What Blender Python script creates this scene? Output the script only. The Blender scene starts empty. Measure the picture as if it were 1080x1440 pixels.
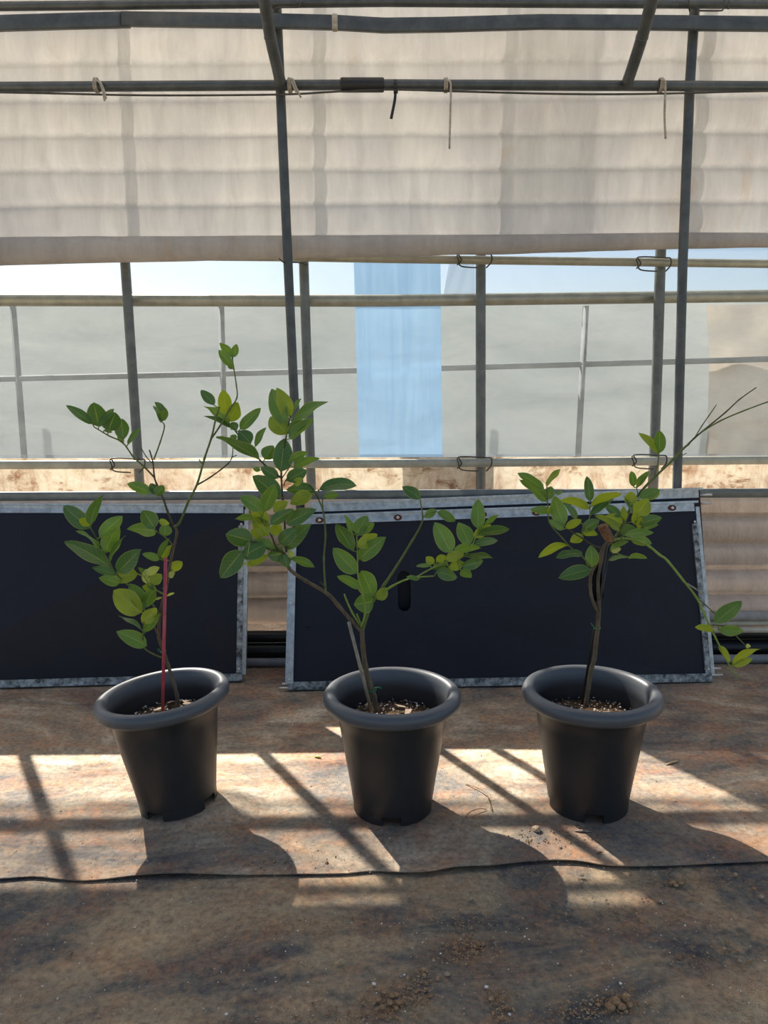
import bpy, bmesh, math, random
from math import sin, cos, pi, radians, exp, sqrt, atan2
from mathutils import Vector, Matrix, noise
random.seed(7)

# ------------------------------------------------------------------ camera
F_PX = 1082.0; PITCH = radians(9.0); ROLL = radians(0.35); CAM_H = 1.15
CAM = Vector((0, 0, CAM_H))
_f = Vector((0, cos(PITCH), -sin(PITCH))); _r = Vector((1, 0, 0)); _u = Vector((0, sin(PITCH), cos(PITCH)))
RC = _r * cos(ROLL) - _u * sin(ROLL); UC = _r * sin(ROLL) + _u * cos(ROLL)
def ray(x, y): return _f + RC * ((x - 540) / F_PX) - UC * ((y - 720) / F_PX)
def P(x, y, Y):
    d = ray(x, y); return CAM + d * (Y / d.y)
def G(x, y, z=0.0):
    d = ray(x, y); return CAM + d * ((z - CAM_H) / d.z)
def PXM(Y): return Y / F_PX          # metres per pixel at distance Y (roughly)

scene = bpy.context.scene
col = scene.collection
cd = bpy.data.cameras.new('camera'); cam = bpy.data.objects.new('camera', cd); col.objects.link(cam)
m = Matrix(((RC.x, UC.x, -_f.x), (RC.y, UC.y, -_f.y), (RC.z, UC.z, -_f.z))).to_4x4(); m.translation = CAM
cam.matrix_world = m
cd.sensor_fit = 'VERTICAL'; cd.sensor_height = 36.0; cd.lens = F_PX * 36.0 / 1440.0
cd.clip_start = 0.02; cd.clip_end = 500
scene.camera = cam

# ------------------------------------------------------------------ sky, sun, exposure
SUN_DIR = Vector((0.64, -1.0, -1.0)).normalized()       # direction the light travels
w = bpy.data.worlds.new('sky'); scene.world = w; w.use_nodes = True
nt = w.node_tree; bg = nt.nodes['Background']
sky = nt.nodes.new('ShaderNodeTexSky'); sky.sky_type = 'NISHITA'; sky.sun_disc = False
sky.sun_elevation = math.asin(-SUN_DIR.z); sky.sun_rotation = atan2(-SUN_DIR.x, -SUN_DIR.y)
sky.air_density = 1.0; sky.dust_density = 1.2; sky.ozone_density = 1.0
nt.links.new(sky.outputs[0], bg.inputs[0]); bg.inputs[1].default_value = 0.072
sd = bpy.data.lights.new('sun', 'SUN'); sd.energy = 11.5; sd.angle = radians(0.6); sd.color = (1.0, 0.93, 0.83)
sun = bpy.data.objects.new('sun', sd); col.objects.link(sun)
sun.rotation_euler = SUN_DIR.to_track_quat('-Z', 'Y').to_euler(); sun.location = (-3, 6, 6)
vs = scene.view_settings
scene.display_settings.display_device = 'sRGB'
vs.view_transform = 'Standard'; vs.look = 'None'; vs.gamma = 1.0; vs.use_curve_mapping = False
vs.exposure = 1.1

# ------------------------------------------------------------------ materials
def lin(c):
    f = lambda v: v / 12.92 if v <= 0.04045 else ((v + 0.055) / 1.055) ** 2.4
    return tuple(f(v / 255.0) for v in c) + (1.0,)
class NT:
    def __init__(s, name):
        s.m = bpy.data.materials.new(name); s.m.use_nodes = True; s.t = s.m.node_tree
        s.t.nodes.clear(); s.out = s.n('ShaderNodeOutputMaterial')
    def n(s, typ, **kw):
        nd = s.t.nodes.new(typ)
        for k, v in kw.items():
            if k.startswith('i_'):
                nd.inputs[k[2:].replace('_', ' ')].default_value = v
            else: setattr(nd, k, v)
        return nd
    def l(s, a, b): s.t.links.new(a, b)
    def coord(s, kind='Object', scale=(1, 1, 1)):
        tc = s.n('ShaderNodeTexCoord'); mp = s.n('ShaderNodeMapping'); mp.inputs['Scale'].default_value = scale
        s.l(tc.outputs[kind], mp.inputs[0]); return mp.outputs[0]
    def noise(s, vec, scale, detail=4, rough=0.55, dist=0.0):
        nd = s.n('ShaderNodeTexNoise'); nd.inputs['Scale'].default_value = scale; nd.inputs['Detail'].default_value = detail
        nd.inputs['Roughness'].default_value = rough; nd.inputs['Distortion'].default_value = dist
        s.l(vec, nd.inputs['Vector']); return nd.outputs[0]
    def ramp(s, fac, stops):
        nd = s.n('ShaderNodeValToRGB'); e = nd.color_ramp.elements
        while len(e) > 1: e.remove(e[0])
        e[0].position = stops[0][0]; e[0].color = stops[0][1]
        for p_, c_ in stops[1:]:
            k = e.new(p_); k.color = c_
        s.l(fac, nd.inputs[0]); return nd.outputs[0]
    def mix(s, fac, a, b, mode='MIX'):
        nd = s.n('ShaderNodeMix', data_type='RGBA', blend_type=mode)
        for i, v in ((0, fac), (6, a), (7, b)):
            if hasattr(v, 'is_linked') or hasattr(v, 'links'): s.l(v, nd.inputs[i])
            else: nd.inputs[i].default_value = v
        return nd.outputs[2]
    def math(s, op, a, b=0.0, c=None):
        nd = s.n('ShaderNodeMath', operation=op)
        for i, v in enumerate((a, b) if c is None else (a, b, c)):
            if hasattr(v, 'links'): s.l(v, nd.inputs[i])
            else: nd.inputs[i].default_value = v
        return nd.outputs[0]
    def bump(s, h, strength=0.3, dist=0.01):
        nd = s.n('ShaderNodeBump'); nd.inputs['Strength'].default_value = strength; nd.inputs['Distance'].default_value = dist
        s.l(h, nd.inputs['Height']); return nd.outputs[0]
    def bsdf(s, color, rough=0.5, metal=0.0, normal=None, spec=0.5):
        nd = s.n('ShaderNodeBsdfPrincipled')
        for k, v in (('Base Color', color), ('Roughness', rough), ('Metallic', metal), ('Specular IOR Level', spec)):
            if hasattr(v, 'links'): s.l(v, nd.inputs[k])
            else: nd.inputs[k].default_value = v
        if normal is not None: s.l(normal, nd.inputs['Normal'])
        return nd.outputs[0]
    def mixsh(s, fac, a, b):
        nd = s.n('ShaderNodeMixShader')
        if hasattr(fac, 'links'): s.l(fac, nd.inputs[0])
        else: nd.inputs[0].default_value = fac
        s.l(a, nd.inputs[1]); s.l(b, nd.inputs[2]); return nd.outputs[0]
    def translucent(s, c):
        nd = s.n('ShaderNodeBsdfTranslucent')
        if hasattr(c, 'links'): s.l(c, nd.inputs[0])
        else: nd.inputs[0].default_value = c
        return nd.outputs[0]
    def diffuse(s, c):
        nd = s.n('ShaderNodeBsdfDiffuse')
        if hasattr(c, 'links'): s.l(c, nd.inputs[0])
        else: nd.inputs[0].default_value = c
        return nd.outputs[0]
    def transparent(s, c=(1, 1, 1, 1)):
        nd = s.n('ShaderNodeBsdfTransparent'); nd.inputs[0].default_value = c; return nd.outputs[0]
    def done(s, sh): s.l(sh, s.out.inputs[0]); return s.m

M = {}
def mk_metal(name, c0, c1, rough=0.45, metal=0.35, scale=14):
    t = NT(name); v = t.coord(); n = t.noise(v, scale, 5, 0.65)
    c = t.ramp(n, [(0.35, lin(c0)), (0.65, lin(c1))])
    M[name] = t.done(t.bsdf(c, rough, metal, t.bump(n, 0.08, 0.003)))
mk_metal('steel_pipe', (88, 92, 92), (112, 115, 112))
mk_metal('steel_shaded', (62, 67, 70), (84, 88, 90))  # same galvanised steel, shade on the front frame put into the colour
mk_metal('outer_pipe', (66, 70, 72), (82, 86, 88), 0.9, 0.0)
mk_metal('steel_sunlit', (148, 147, 134), (172, 170, 155))  # same galvanised steel, sunlight on these rails put into the colour
mk_metal('galvanised', (150, 156, 160), (188, 194, 198), 0.4, 0.5, 40)
mk_metal('old_zinc', (52, 54, 56), (172, 178, 180), 0.5, 0.4, 45)
mk_metal('bolt_steel', (190, 188, 184), (220, 218, 214), 0.35, 0.6)
mk_metal('rust', (70, 42, 32), (110, 66, 48), 0.8, 0.1, 80)
mk_metal('wire', (60, 58, 54), (86, 82, 76), 0.5, 0.5)
mk_metal('black_plastic', (14, 15, 18), (24, 25, 28), 0.5, 0.0)
mk_metal('pvc_grey', (112, 114, 118), (134, 136, 140), 0.4, 0.0, 6)
mk_metal('pvc_cream', (176, 166, 146), (204, 196, 176), 0.5, 0.0, 9)
mk_metal('pvc_white', (142, 138, 130), (186, 182, 174), 0.6, 0.0, 9)
mk_metal('string', (140, 132, 120), (176, 168, 156), 0.9, 0.0, 90)
mk_metal('red_stake', (176, 62, 78), (198, 84, 98), 0.45, 0.0, 30)
mk_metal('grey_stake', (128, 118, 102), (158, 148, 130), 0.8, 0.0, 40)
mk_metal('green_tie', (12, 92, 58), (24, 120, 76), 0.4, 0.0, 40)
mk_metal('pebble', (126, 104, 82), (186, 164, 138), 0.9, 0.0, 60)
mk_metal('perlite', (214, 208, 196), (240, 236, 228), 0.9, 0.0, 60)
mk_metal('clod', (116, 86, 60), (180, 144, 106), 0.95, 0.0, 70)
mk_metal('dry_straw', (150, 122, 84), (196, 170, 128), 0.9, 0.0, 60)
mk_metal('bark_brown', (92, 66, 46), (146, 108, 76), 0.9, 0.0, 90)
mk_metal('chip', (112, 92, 76), (178, 158, 138), 0.9, 0.0, 70)

def mk_ground(name, tint, val, stops):
    t = NT(name); v = t.coord(); vs_ = t.coord('Object', (0.8, 1.25, 1))
    big = t.noise(vs_, 2.1, 7, 0.68, 0.8)
    med = t.noise(vs_, 6.5, 6, 0.7, 0.4)
    fine = t.noise(v, 70, 5, 0.75)
    c = t.ramp(big, [(p_, lin(c_)) for p_, c_ in stops])
    rust = t.math('MULTIPLY', t.ramp(med, [(0.44, (0, 0, 0, 1)), (0.64, (1, 1, 1, 1))]), t.ramp(t.noise(v, 48, 5, 0.8), [(0.36, (0.15, 0.15, 0.15, 1)), (0.6, (1, 1, 1, 1))]))
    c = t.mix(t.math('MULTIPLY', rust, tint), c, lin((188, 122, 74)))
    soil = t.ramp(t.noise(v, 26, 6, 0.8, 0.6), [(0.50, (0, 0, 0, 1)), (0.68, (1, 1, 1, 1))])
    c = t.mix(t.math('MULTIPLY', soil, 0.6), c, lin((164, 132, 96)))
    dark = t.ramp(t.noise(t.coord('Object', (0.6, 1.8, 1)), 3.1, 6, 0.65, 0.5), [(0.54, (0, 0, 0, 1)), (0.70, (1, 1, 1, 1))])
    c = t.mix(t.math('MULTIPLY', dark, 0.65), c, lin((58, 60, 66)))
    spk = t.ramp(fine, [(0.33, (0.62, 0.62, 0.62, 1)), (0.5, (1, 1, 1, 1)), (0.70, (1.35, 1.3, 1.22, 1))])
    c = t.mix(1.0, c, spk, 'MULTIPLY')
    c = t.mix(1.0, c, (val, val, val, 1), 'MULTIPLY')
    # woven tape relief
    wv = t.n('ShaderNodeTexWave', wave_type='BANDS', bands_direction='X'); wv.inputs['Scale'].default_value = 95
    t.l(v, wv.inputs['Vector'])
    wv2 = t.n('ShaderNodeTexWave', wave_type='BANDS', bands_direction='Y'); wv2.inputs['Scale'].default_value = 95
    t.l(v, wv2.inputs['Vector'])
    h = t.math('ADD', t.math('MULTIPLY', wv.outputs[1], wv2.outputs[1]), t.math('MULTIPLY', fine, 2.2))
    nrm = t.bump(h, 0.5, 0.0035)
    M[name] = t.done(t.bsdf(c, 0.85, 0.0, nrm, 0.25))
mk_ground('weed_mat_front', 0.35, 1.15, [(0.32, (58, 61, 66)), (0.44, (98, 96, 91)), (0.52, (140, 127, 106)), (0.66, (176, 154, 122))])
mk_ground('weed_mat_back', 0.6, 1.06, [(0.28, (78, 78, 80)), (0.42, (116, 110, 104)), (0.53, (152, 138, 120)), (0.66, (206, 192, 170))])

t = NT('outside_ground'); v = t.coord(); n = t.noise(v, 2, 5)
M['outside_ground'] = t.done(t.bsdf(t.ramp(n, [(0.3, lin((118, 112, 92))), (0.7, lin((160, 148, 124)))]), 0.95))

# quilted blanket: white felt that lets the sun glow through
def mk_blanket(name, c0, c1, c2, trans):
    t = NT(name); v = t.coord('Object', (1, 1, 0.35))
    big = t.noise(t.coord('Object', (1, 1, 0.6)), 1.7, 5, 0.6, 0.6); fold = t.noise(t.coord('Object', (1, 1, 0.16)), 16, 4, 0.6, 0.5)
    c = t.ramp(big, [(0.30, lin(c0)), (0.50, lin(c1)), (0.72, lin(c2))])
    c = t.mix(0.35, c, t.ramp(fold, [(0.3, lin((164, 158, 154))), (0.7, lin((246, 243, 240)))]), 'MULTIPLY')
    stain = t.ramp(t.noise(v, 4.2, 6, 0.7, 1.0), [(0.60, (0, 0, 0, 1)), (0.74, (1, 1, 1, 1))])
    c = t.mix(t.math('MULTIPLY', stain, 0.35), c, lin((186, 150, 108)))
    nrm = t.bump(t.math('ADD', fold, t.noise(v, 60, 3)), 0.35, 0.02)
    M[name] = t.done(t.mixsh(trans, t.bsdf(c, 0.9, 0, nrm, 0.1), t.translucent(c)))
mk_blanket('blanket', (190, 186, 184), (208, 203, 198), (220, 214, 207), 0.45)
mk_blanket('skirt', (204, 184, 168), (222, 202, 184), (232, 212, 194), 0.03)

def mk_film(name, tr, c0, c1, scale, rough_tr=0.6, squash=(1, 1, 1), tint=(1, 1, 1, 1), var=0.24):
    """plastic film: part clear, part milky"""
    t = NT(name); v = t.coord('Object', squash); n = t.noise(v, scale, 6, 0.65, 0.8)
    c = t.ramp(n, [(0.35, lin(c0)), (0.68, lin(c1))])
    milky = t.mixsh(rough_tr, t.bsdf(c, 0.35, 0, t.bump(n, 0.25, 0.03), 0.5), t.translucent(c))
    fac = t.math('ADD', tr - var / 2, t.math('MULTIPLY', n, var))
    M[name] = t.done(t.mixsh(fac, milky, t.transparent(tint)))
mk_film('film_hazy', 0.80, (150, 158, 160), (190, 196, 196), 3.0, 0.35, (0.6, 1, 1.6), (.88, .90, .91, 1), 0.7)
mk_film('film_clear', 0.88, (176, 188, 198), (220, 228, 236), 4.0, 0.4, (1, 1, 1), (.66, .69, .72, 1))
mk_film('film_blue', 0.08, (106, 134, 160), (116, 144, 168), 5.0, 0.5, (3, 1, 0.2))
mk_film('film_dimmer', 0.30, (200, 205, 205), (226, 230, 230), 2.0, 0.6)  # for the added sheets that dim the sun
mk_film('film_milky', 0.36, (214, 216, 214), (232, 234, 232), 2.0, 0.7)
t = NT('film_stained'); v = t.coord('Object', (1, 1, 1.5))
n = t.noise(v, 9, 7, 0.75, 0.5); n2 = t.noise(t.coord('Object', (2.2, 1, 0.8)), 5, 6, 0.7, 0.6)
c = t.ramp(n, [(0.34, lin((118, 84, 60))), (0.46, lin((196, 182, 158))), (0.75, lin((222, 214, 198)))])
c = t.mix(t.ramp(n2, [(0.47, (0, 0, 0, 1)), (0.68, (0.75, 0.75, 0.75, 1))]), c, lin((142, 104, 78)))
M['film_stained'] = t.done(t.mixsh(0.30, t.bsdf(c, 0.5), t.translucent(c)))
t = NT('grey_cover'); v = t.coord('Object', (0.5, 1, 1.5)); n = t.noise(v, 2.2, 5, 0.6, 0.7)
c = t.ramp(n, [(0.3, lin((144, 153, 158))), (0.7, lin((168, 176, 178)))])
M['grey_cover'] = t.done(t.mixsh(0.10, t.bsdf(c, 0.7), t.translucent(c)))
t = NT('tan_cover'); v = t.coord(); n = t.noise(v, 4, 5)
c = t.ramp(n, [(0.3, lin((164, 154, 144))), (0.7, lin((196, 184, 168)))])
M['tan_cover'] = t.done(t.mixsh(0.15, t.bsdf(c, 0.8), t.translucent(c)))

# film-faced plywood
t = NT('dark_board'); v = t.coord(); n = t.noise(v, 3.0, 6, 0.65, 0.6); f2 = t.noise(v, 60, 4, 0.7)
c = t.ramp(n, [(0.30, lin((20, 23, 34))), (0.60, lin((26, 29, 42))), (0.78, lin((36, 34, 40)))])
c = t.mix(t.ramp(f2, [(0.62, (0, 0, 0, 1)), (0.8, (0.35, 0.35, 0.35, 1))]), c, lin((78, 66, 56)))
M['dark_board'] = t.done(t.bsdf(c, 0.48, 0, t.bump(f2, 0.1, 0.002), 0.25))
t = NT('ply_edge'); v = t.coord(); M['ply_edge'] = t.done(t.bsdf(t.ramp(t.noise(v, 30), [(0.3, lin((120, 84, 62))), (0.7, lin((170, 124, 92)))]), 0.9))

# pots
t = NT('pot_plastic'); v = t.coord(); n = t.noise(t.coord('Object', (1, 1, 0.5)), 11, 6, 0.7, 0.3); f2 = t.noise(v, 120, 4, 0.7)
c = t.ramp(n, [(0.3, lin((26, 29, 33))), (0.6, lin((33, 36, 40))), (0.8, lin((48, 48, 49)))])
c = t.mix(t.ramp(f2, [(0.66, (0, 0, 0, 1)), (0.8, (0.3, 0.3, 0.3, 1))]), c, lin((112, 102, 90)))
sz = t.n('ShaderNodeSeparateXYZ'); t.l(v, sz.inputs[0])
lip_mask = t.ramp(sz.outputs[2], [(0.286, (0, 0, 0, 1)), (0.31, (1, 1, 1, 1))])         # lip lighter than the wall
c = t.mix(t.math('MULTIPLY', lip_mask, 0.85), c, lin((84, 88, 92)))
M['pot_plastic'] = t.done(t.bsdf(c, t.ramp(n, [(0.3, (0.36,) * 3 + (1,)), (0.8, (0.55,) * 3 + (1,))]), 0, t.bump(f2, 0.08, 0.001), 0.6))
t = NT('potting_soil'); v = t.coord(); n = t.noise(v, 45, 6, 0.8)
c = t.ramp(n, [(0.3, lin((46, 36, 28))), (0.55, lin((96, 78, 60))), (0.72, lin((168, 150, 128)))])
M['potting_soil'] = t.done(t.bsdf(c, 0.95, 0, t.bump(n, 0.8, 0.01), 0.1))

# bark / green twig
def mk_bark(name, c0, c1):
    t = NT(name); v = t.coord('Object', (1, 1, 0.35)); n = t.noise(v, 70, 5, 0.7)
    M[name] = t.done(t.bsdf(t.ramp(n, [(0.3, lin(c0)), (0.7, lin(c1))]), 0.7, 0, t.bump(n, 0.4, 0.002), 0.3))
mk_bark('bark', (72, 62, 50), (116, 102, 82))
mk_bark('twig_green', (78, 92, 48), (112, 124, 70))
mk_bark('twig_bright', (112, 138, 58), (146, 166, 84))
mk_bark('twig_dark', (58, 54, 40), (84, 82, 56))

# citrus leaf: midrib and side veins from the leaf's own uv
def mk_leaf(name, c0, c1, c2, trans=0.42):
    t = NT(name)
    uv = t.n('ShaderNodeUVMap'); sep = t.n('ShaderNodeSeparateXYZ'); t.l(uv.outputs[0], sep.inputs[0])
    au = t.math('ABSOLUTE', t.math('SUBTRACT', sep.outputs[0], 0.5))
    oi = t.n('ShaderNodeObjectInfo')
    c = t.mix(oi.outputs['Random'], lin(c0), lin(c1))
    n = t.noise(t.coord(), 22, 5, 0.7)
    c = t.mix(t.math('MULTIPLY', t.ramp(n, [(0.45, (0, 0, 0, 1)), (0.75, (1, 1, 1, 1))]), 0.5), c, lin(c2))
    edge = t.math('GREATER_THAN', au, 0.465)
    c = t.mix(t.math('MULTIPLY', edge, 0.35), c, lin((196, 198, 104)))
    rib = t.math('LESS_THAN', au, 0.022)
    ph = t.math('FRACT', t.math('MULTIPLY', t.math('SUBTRACT', sep.outputs[1], t.math('MULTIPLY', au, 0.42)), 8.0))
    vein = t.math('LESS_THAN', ph, 0.09)
    line = t.math('MAXIMUM', t.math('MULTIPLY', rib, 0.42), t.math('MULTIPLY', vein, 0.16))
    c = t.mix(line, c, lin((176, 190, 104)))
    nrm = t.bump(t.math('SUBTRACT', n, t.math('MULTIPLY', line, 0.8)), 0.35, 0.002)
    tc = t.mix(1.0, c, (1.25, 1.2, 0.5, 1), 'MULTIPLY')
    M[name] = t.done(t.mixsh(trans, t.bsdf(c, 0.38, 0, nrm, 0.5), t.translucent(tc)))
mk_leaf('leaf_green', (94, 130, 62), (112, 148, 70), (82, 118, 54))
mk_leaf('leaf_dark', (72, 108, 58), (88, 124, 66), (62, 98, 50), 0.36)
mk_leaf('leaf_yellow', (138, 160, 48), (156, 172, 58), (112, 140, 42), 0.5)
mk_leaf('leaf_pale', (176, 190, 112), (198, 206, 140), (150, 172, 90), 0.5)

# ------------------------------------------------------------------ object helpers
def obj(name, verts, faces, mat, parent=None, smooth=True, uvs=None):
    me = bpy.data.meshes.new(name)
    o = bpy.data.objects.new(name, me); col.objects.link(o)
    off = Vector((0, 0, 0))
    if parent is not None:
        o.parent = parent
        q = parent
        while q is not None: off += q.location; q = q.parent
        rot = parent.get('_basis')
    me.from_pydata([tuple(Vector(v) - off) for v in verts], [], faces)
    if uvs is not None:
        ul = me.uv_layers.new(name='UVMap')
        for lp in me.loops: ul.data[lp.index].uv = uvs[lp.vertex_index]
    if smooth:
        me.polygons.foreach_set('use_smooth', [True] * len(me.polygons))
    me.materials.append(M[mat]); me.update()
    return o
def empty(name, loc):
    o = bpy.data.objects.new(name, None); col.objects.link(o); o.location = loc; o.empty_display_size = 0.05; return o
def tag(o, label=None, cat=None, group=None, kind=None):
    if label: o['label'] = label
    if cat: o['category'] = cat
    if group: o['group'] = group
    if kind: o['kind'] = kind
    return o
class MB:
    def __init__(s): s.v = []; s.f = []
    def add(s, vs, fs):
        k = len(s.v); s.v += [Vector(v) for v in vs]; s.f += [tuple(i + k for i in f) for f in fs]; return s
    def box8(s, p):           # 8 points: bottom 4 then top 4 (same winding)
        return s.add(p, [(3, 2, 1, 0), (4, 5, 6, 7), (0, 1, 5, 4), (1, 2, 6, 5), (2, 3, 7, 6), (3, 0, 4, 7)])
    def tube(s, pts, rad, n=10, cap=True, prof=None):
        """sweep a ring (or a profile list of (a,b)) along pts; rad is a number or list"""
        pts = [Vector(p) for p in pts]; m_ = len(pts)
        rad = rad if isinstance(rad, (list, tuple)) else [rad] * m_
        prof = prof or [(cos(2 * pi * k / n), sin(2 * pi * k / n)) for k in range(n)]; n = len(prof)
        vs = []; tprev = None; a = None
        for i, p in enumerate(pts):
            tg = (pts[min(i + 1, m_ - 1)] - pts[max(i - 1, 0)]).normalized()
            if a is None:
                up = Vector((0, 0, 1)) if abs(tg.z) < 0.85 else Vector((0, 1, 0))
                a = tg.cross(up).normalized()
            else:
                a = (a - tg * a.dot(tg)).normalized()
            b = tg.cross(a)
            for (ca, cb) in prof: vs.append(p + (a * ca + b * cb) * rad[i])
        fs = []
        for i in range(m_ - 1):
            for k in range(n):
                fs.append((i * n + k, i * n + (k + 1) % n, (i + 1) * n + (k + 1) % n, (i + 1) * n + k))
        if cap: fs += [tuple(range(n - 1, -1, -1)), tuple((m_ - 1) * n + k for k in range(n))]
        return s.add(vs, fs)
    def build(s, name, mat, parent=None, smooth=True): return obj(name, s.v, s.f, mat, parent, smooth)
SQ = [(-.95, -1), (.95, -1), (1, -.95), (1, .95), (.95, 1), (-.95, 1), (-1, .95), (-1, -.95)]
def rect(a, b): return [(x * a, y * b) for x, y in SQ]
def catmull(pts, sub=4):
    pts = [Vector(p) for p in pts]; out = []
    for i in range(len(pts) - 1):
        p0 = pts[max(i - 1, 0)]; p1 = pts[i]; p2 = pts[i + 1]; p3 = pts[min(i + 2, len(pts) - 1)]
        for k in range(sub):
            t_ = k / sub
            out.append(0.5 * ((2 * p1) + (p2 - p0) * t_ + (2 * p0 - 5 * p1 + 4 * p2 - p3) * t_ ** 2 + (3 * p1 - p0 - 3 * p2 + p3) * t_ ** 3))
    out.append(pts[-1]); return out
def grid(nu, nv, fn, flip=False):
    vs = [fn(i / (nu - 1), j / (nv - 1)) for j in range(nv) for i in range(nu)]
    fs = []
    for j in range(nv - 1):
        for i in range(nu - 1):
            a = j * nu + i; q = (a, a + 1, a + nu + 1, a + nu)
            fs.append(q[::-1] if flip else q)
    return vs, fs
def nz(x, y, z=0.0): return noise.noise(Vector((x, y, z)))

# ================================================================== GROUND
floor = MB().box8([(-40, -14, -.06), (40, -14, -.06), (40, 60, -.06), (-40, 60, -.06),
                   (-40, -14, -.02), (40, -14, -.02), (40, 60, -.02), (-40, 60, -.02)]).build('floor', 'outside_ground', smooth=False)
tag(floor, 'bare pale earth under the ground cloths and beyond the plastic wall', kind='structure')

POT = {}
for k, (x, y, rx) in enumerate(((239, 1165, 0), (553, 1166, 0), (835, 1162, 0.012))):
    g = G(x, y); POT[k] = Vector((g.x + rx, g.y + 0.112, 0.005))
TILT = radians(5.6)
def mat_h(x, y):
    h = 0.0035 + 0.0035 * max(0, nz(x * 2.2, y * 7, 3)) + 0.0016 * nz(x * 7, y * 16, 9)
    for k, c in POT.items():                      # flat under the pots, wedge under the leaning one
        d = sqrt((x - c.x) ** 2 + (y - c.y) ** 2)
        wgt = 1 - min(1, max(0, (d - 0.125) / 0.11)); wgt = wgt * wgt * (3 - 2 * wgt)
        tgt = 0.0035
        if k == 0: tgt = 0.0035 + max(0.0, min(0.027, (x - (c.x - 0.112)) * math.tan(TILT)))
        h = h * (1 - wgt) + tgt * wgt
    return h
EDGE_PX = [(-260, 1238), (-60, 1234), (0, 1232), (45, 1229), (75, 1232), (115, 1235), (160, 1232), (205, 1229), (300, 1228), (400, 1226), (480, 1225), (525, 1221), (560, 1224), (600, 1225), (640, 1219), (690, 1216), (735, 1209), (775, 1206), (815, 1207), (850, 1213), (900, 1215), (960, 1213), (1020, 1210), (1080, 1207), (1150, 1204), (1360, 1198)]
edge = catmull([G(x, y + 1, 0.008) for x, y in EDGE_PX], 5)
edge_y = lambda x: next((a.y + (b.y - a.y) * (x - a.x) / (b.x - a.x) for a, b in zip(edge, edge[1:]) if a.x <= x <= b.x), edge[0].y if x < edge[0].x else edge[-1].y)
X0, X1 = -2.9, 2.9
def back_mat(u, v_):
    x = X0 + (X1 - X0) * u; y0 = edge_y(x); y = y0 + (4.05 - y0) * v_ ** 1.5
    lift = (0.0005 + 0.013 * max(0, nz(x * 3.1, 5) + .1)) * exp(-(y - y0) / 0.035)
    return Vector((x, y, mat_h(x, y) + lift))
vs_, fs_ = grid(230, 110, back_mat)
o = obj('ground_cloth', vs_, fs_, 'weed_mat_back')
sm = o.modifiers.new('thickness', 'SOLIDIFY'); sm.thickness = 0.0022; sm.offset = -1
tag(o, 'rust-stained woven ground cloth under the three pots, its frayed edge lapping the other cloth', 'ground cloth')
def front_mat(u, v_):
    x = X0 + (X1 - X0) * u; y = -3.2 + (2.3 + 3.2) * (1 - (1 - v_) ** 1.5)
    z = -0.004 + 0.004 * nz(x * 1.6, y * 5, 21) + 0.0015 * nz(x * 6, y * 13, 4)
    return Vector((x, y, min(z, -0.0005)))
vs_, fs_ = grid(170, 120, front_mat)
o = obj('ground_cloth', vs_, fs_, 'weed_mat_front')
sm = o.modifiers.new('thickness', 'SOLIDIFY'); sm.thickness = 0.002; sm.offset = -1
tag(o, 'grey dusty woven ground cloth in front, tucked under the rust-stained cloth', 'ground cloth')

# ================================================================== BACK WALL FRAME
YR, YP, YB, YBP, YF, YW = 3.10, 3.15, 3.27, 3.40, 3.46, 3.82      # front rails, front posts, blanket, rear posts, film
wall = tag(empty('wall_back', (0, YP, 0)), 'greenhouse side wall of galvanised pipe posts and rails', kind='structure')
def pipe(name, pxs, Y, wpx, mat='steel_shaded', prof=None, ext=True):
    pts = [P(x, y, Y if not isinstance(Y, (list, tuple)) else Y[i]) for i, (x, y) in enumerate(pxs)]
    Ym = Y if not isinstance(Y, (list, tuple)) else sum(Y) / len(Y)
    if ext:
        d0 = (pts[0] - pts[1]).normalized(); d1 = (pts[-1] - pts[-2]).normalized()
        if ext == 'x': pts[0] = pts[0] + d0 * 1.6; pts[-1] = pts[-1] + d1 * 1.6
    return MB().tube(pts, wpx / 2 * PXM(Ym) * 1.02, 14, True, prof).build(name, mat, wall)
def vpipe(name, pxs, Y, wpx, mat, top=None):
    """an upright: through the picture points, on down to the ground and up to z=top"""
    pts = [P(x, y, Y) for x, y in pxs]
    d = (pts[-1] - pts[-2]); d = d / d.z; pts.append(pts[-1] + d * (0.0 - pts[-1].z))
    if top:
        d = (pts[0] - pts[1]); d = d / d.z; pts.insert(0, pts[0] + d * (top - pts[0].z))
    pr = [(.97, .25), (.97, -.25), (.7, -.75), (.25, -1), (-.25, -1), (-.7, -.75), (-.97, -.25), (-.97, .25), (-.7, .75), (-.15, .9), (-.1, .7), (.1, .7), (.15, .9), (.7, .75)]
    return MB().tube(pts, wpx / 2 * PXM(Y) * 1.02, 14, True).build(name, mat, wall)
r_top = pipe('rail', [(0, 9), (540, 3), (1080, 6)], YR, 11, ext='x')
pipe('rail', [(-90, 37), (0, 33), (100, 30), (182, 28)], YR - .005, 17, prof=rect(.45, 1), ext=False)
pipe('rail', [(172, 27), (390, 30), (470, 32), (540, 36), (620, 35), (760, 31), (900, 32), (1080, 34), (1200, 36)], YR - .01, 16, prof=rect(.45, 1), ext=False)
MB().tube([P(x, 32, YR - .011) for x in (467, 469, 473, 475)], [8.3 * PXM(YR), 8.9 * PXM(YR), 8.9 * PXM(YR), 8.3 * PXM(YR)], 8, True, rect(.55, 1)).build('tape_wrap', 'string', r_top)
r_mid = pipe('rail', [(0, 122.5), (540, 119), (1080, 121.5)], YR, 12.5, ext='x')
pipe('rail', [(0, 358), (440, 362), (540, 364), (1080, 371)], YBP - .045, 11, 'steel_sunlit', ext='x')
pipe('rail', [(0, 422), (540, 423), (1080, 416)], YF - .01, 16, 'steel_sunlit', ext='x')
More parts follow.
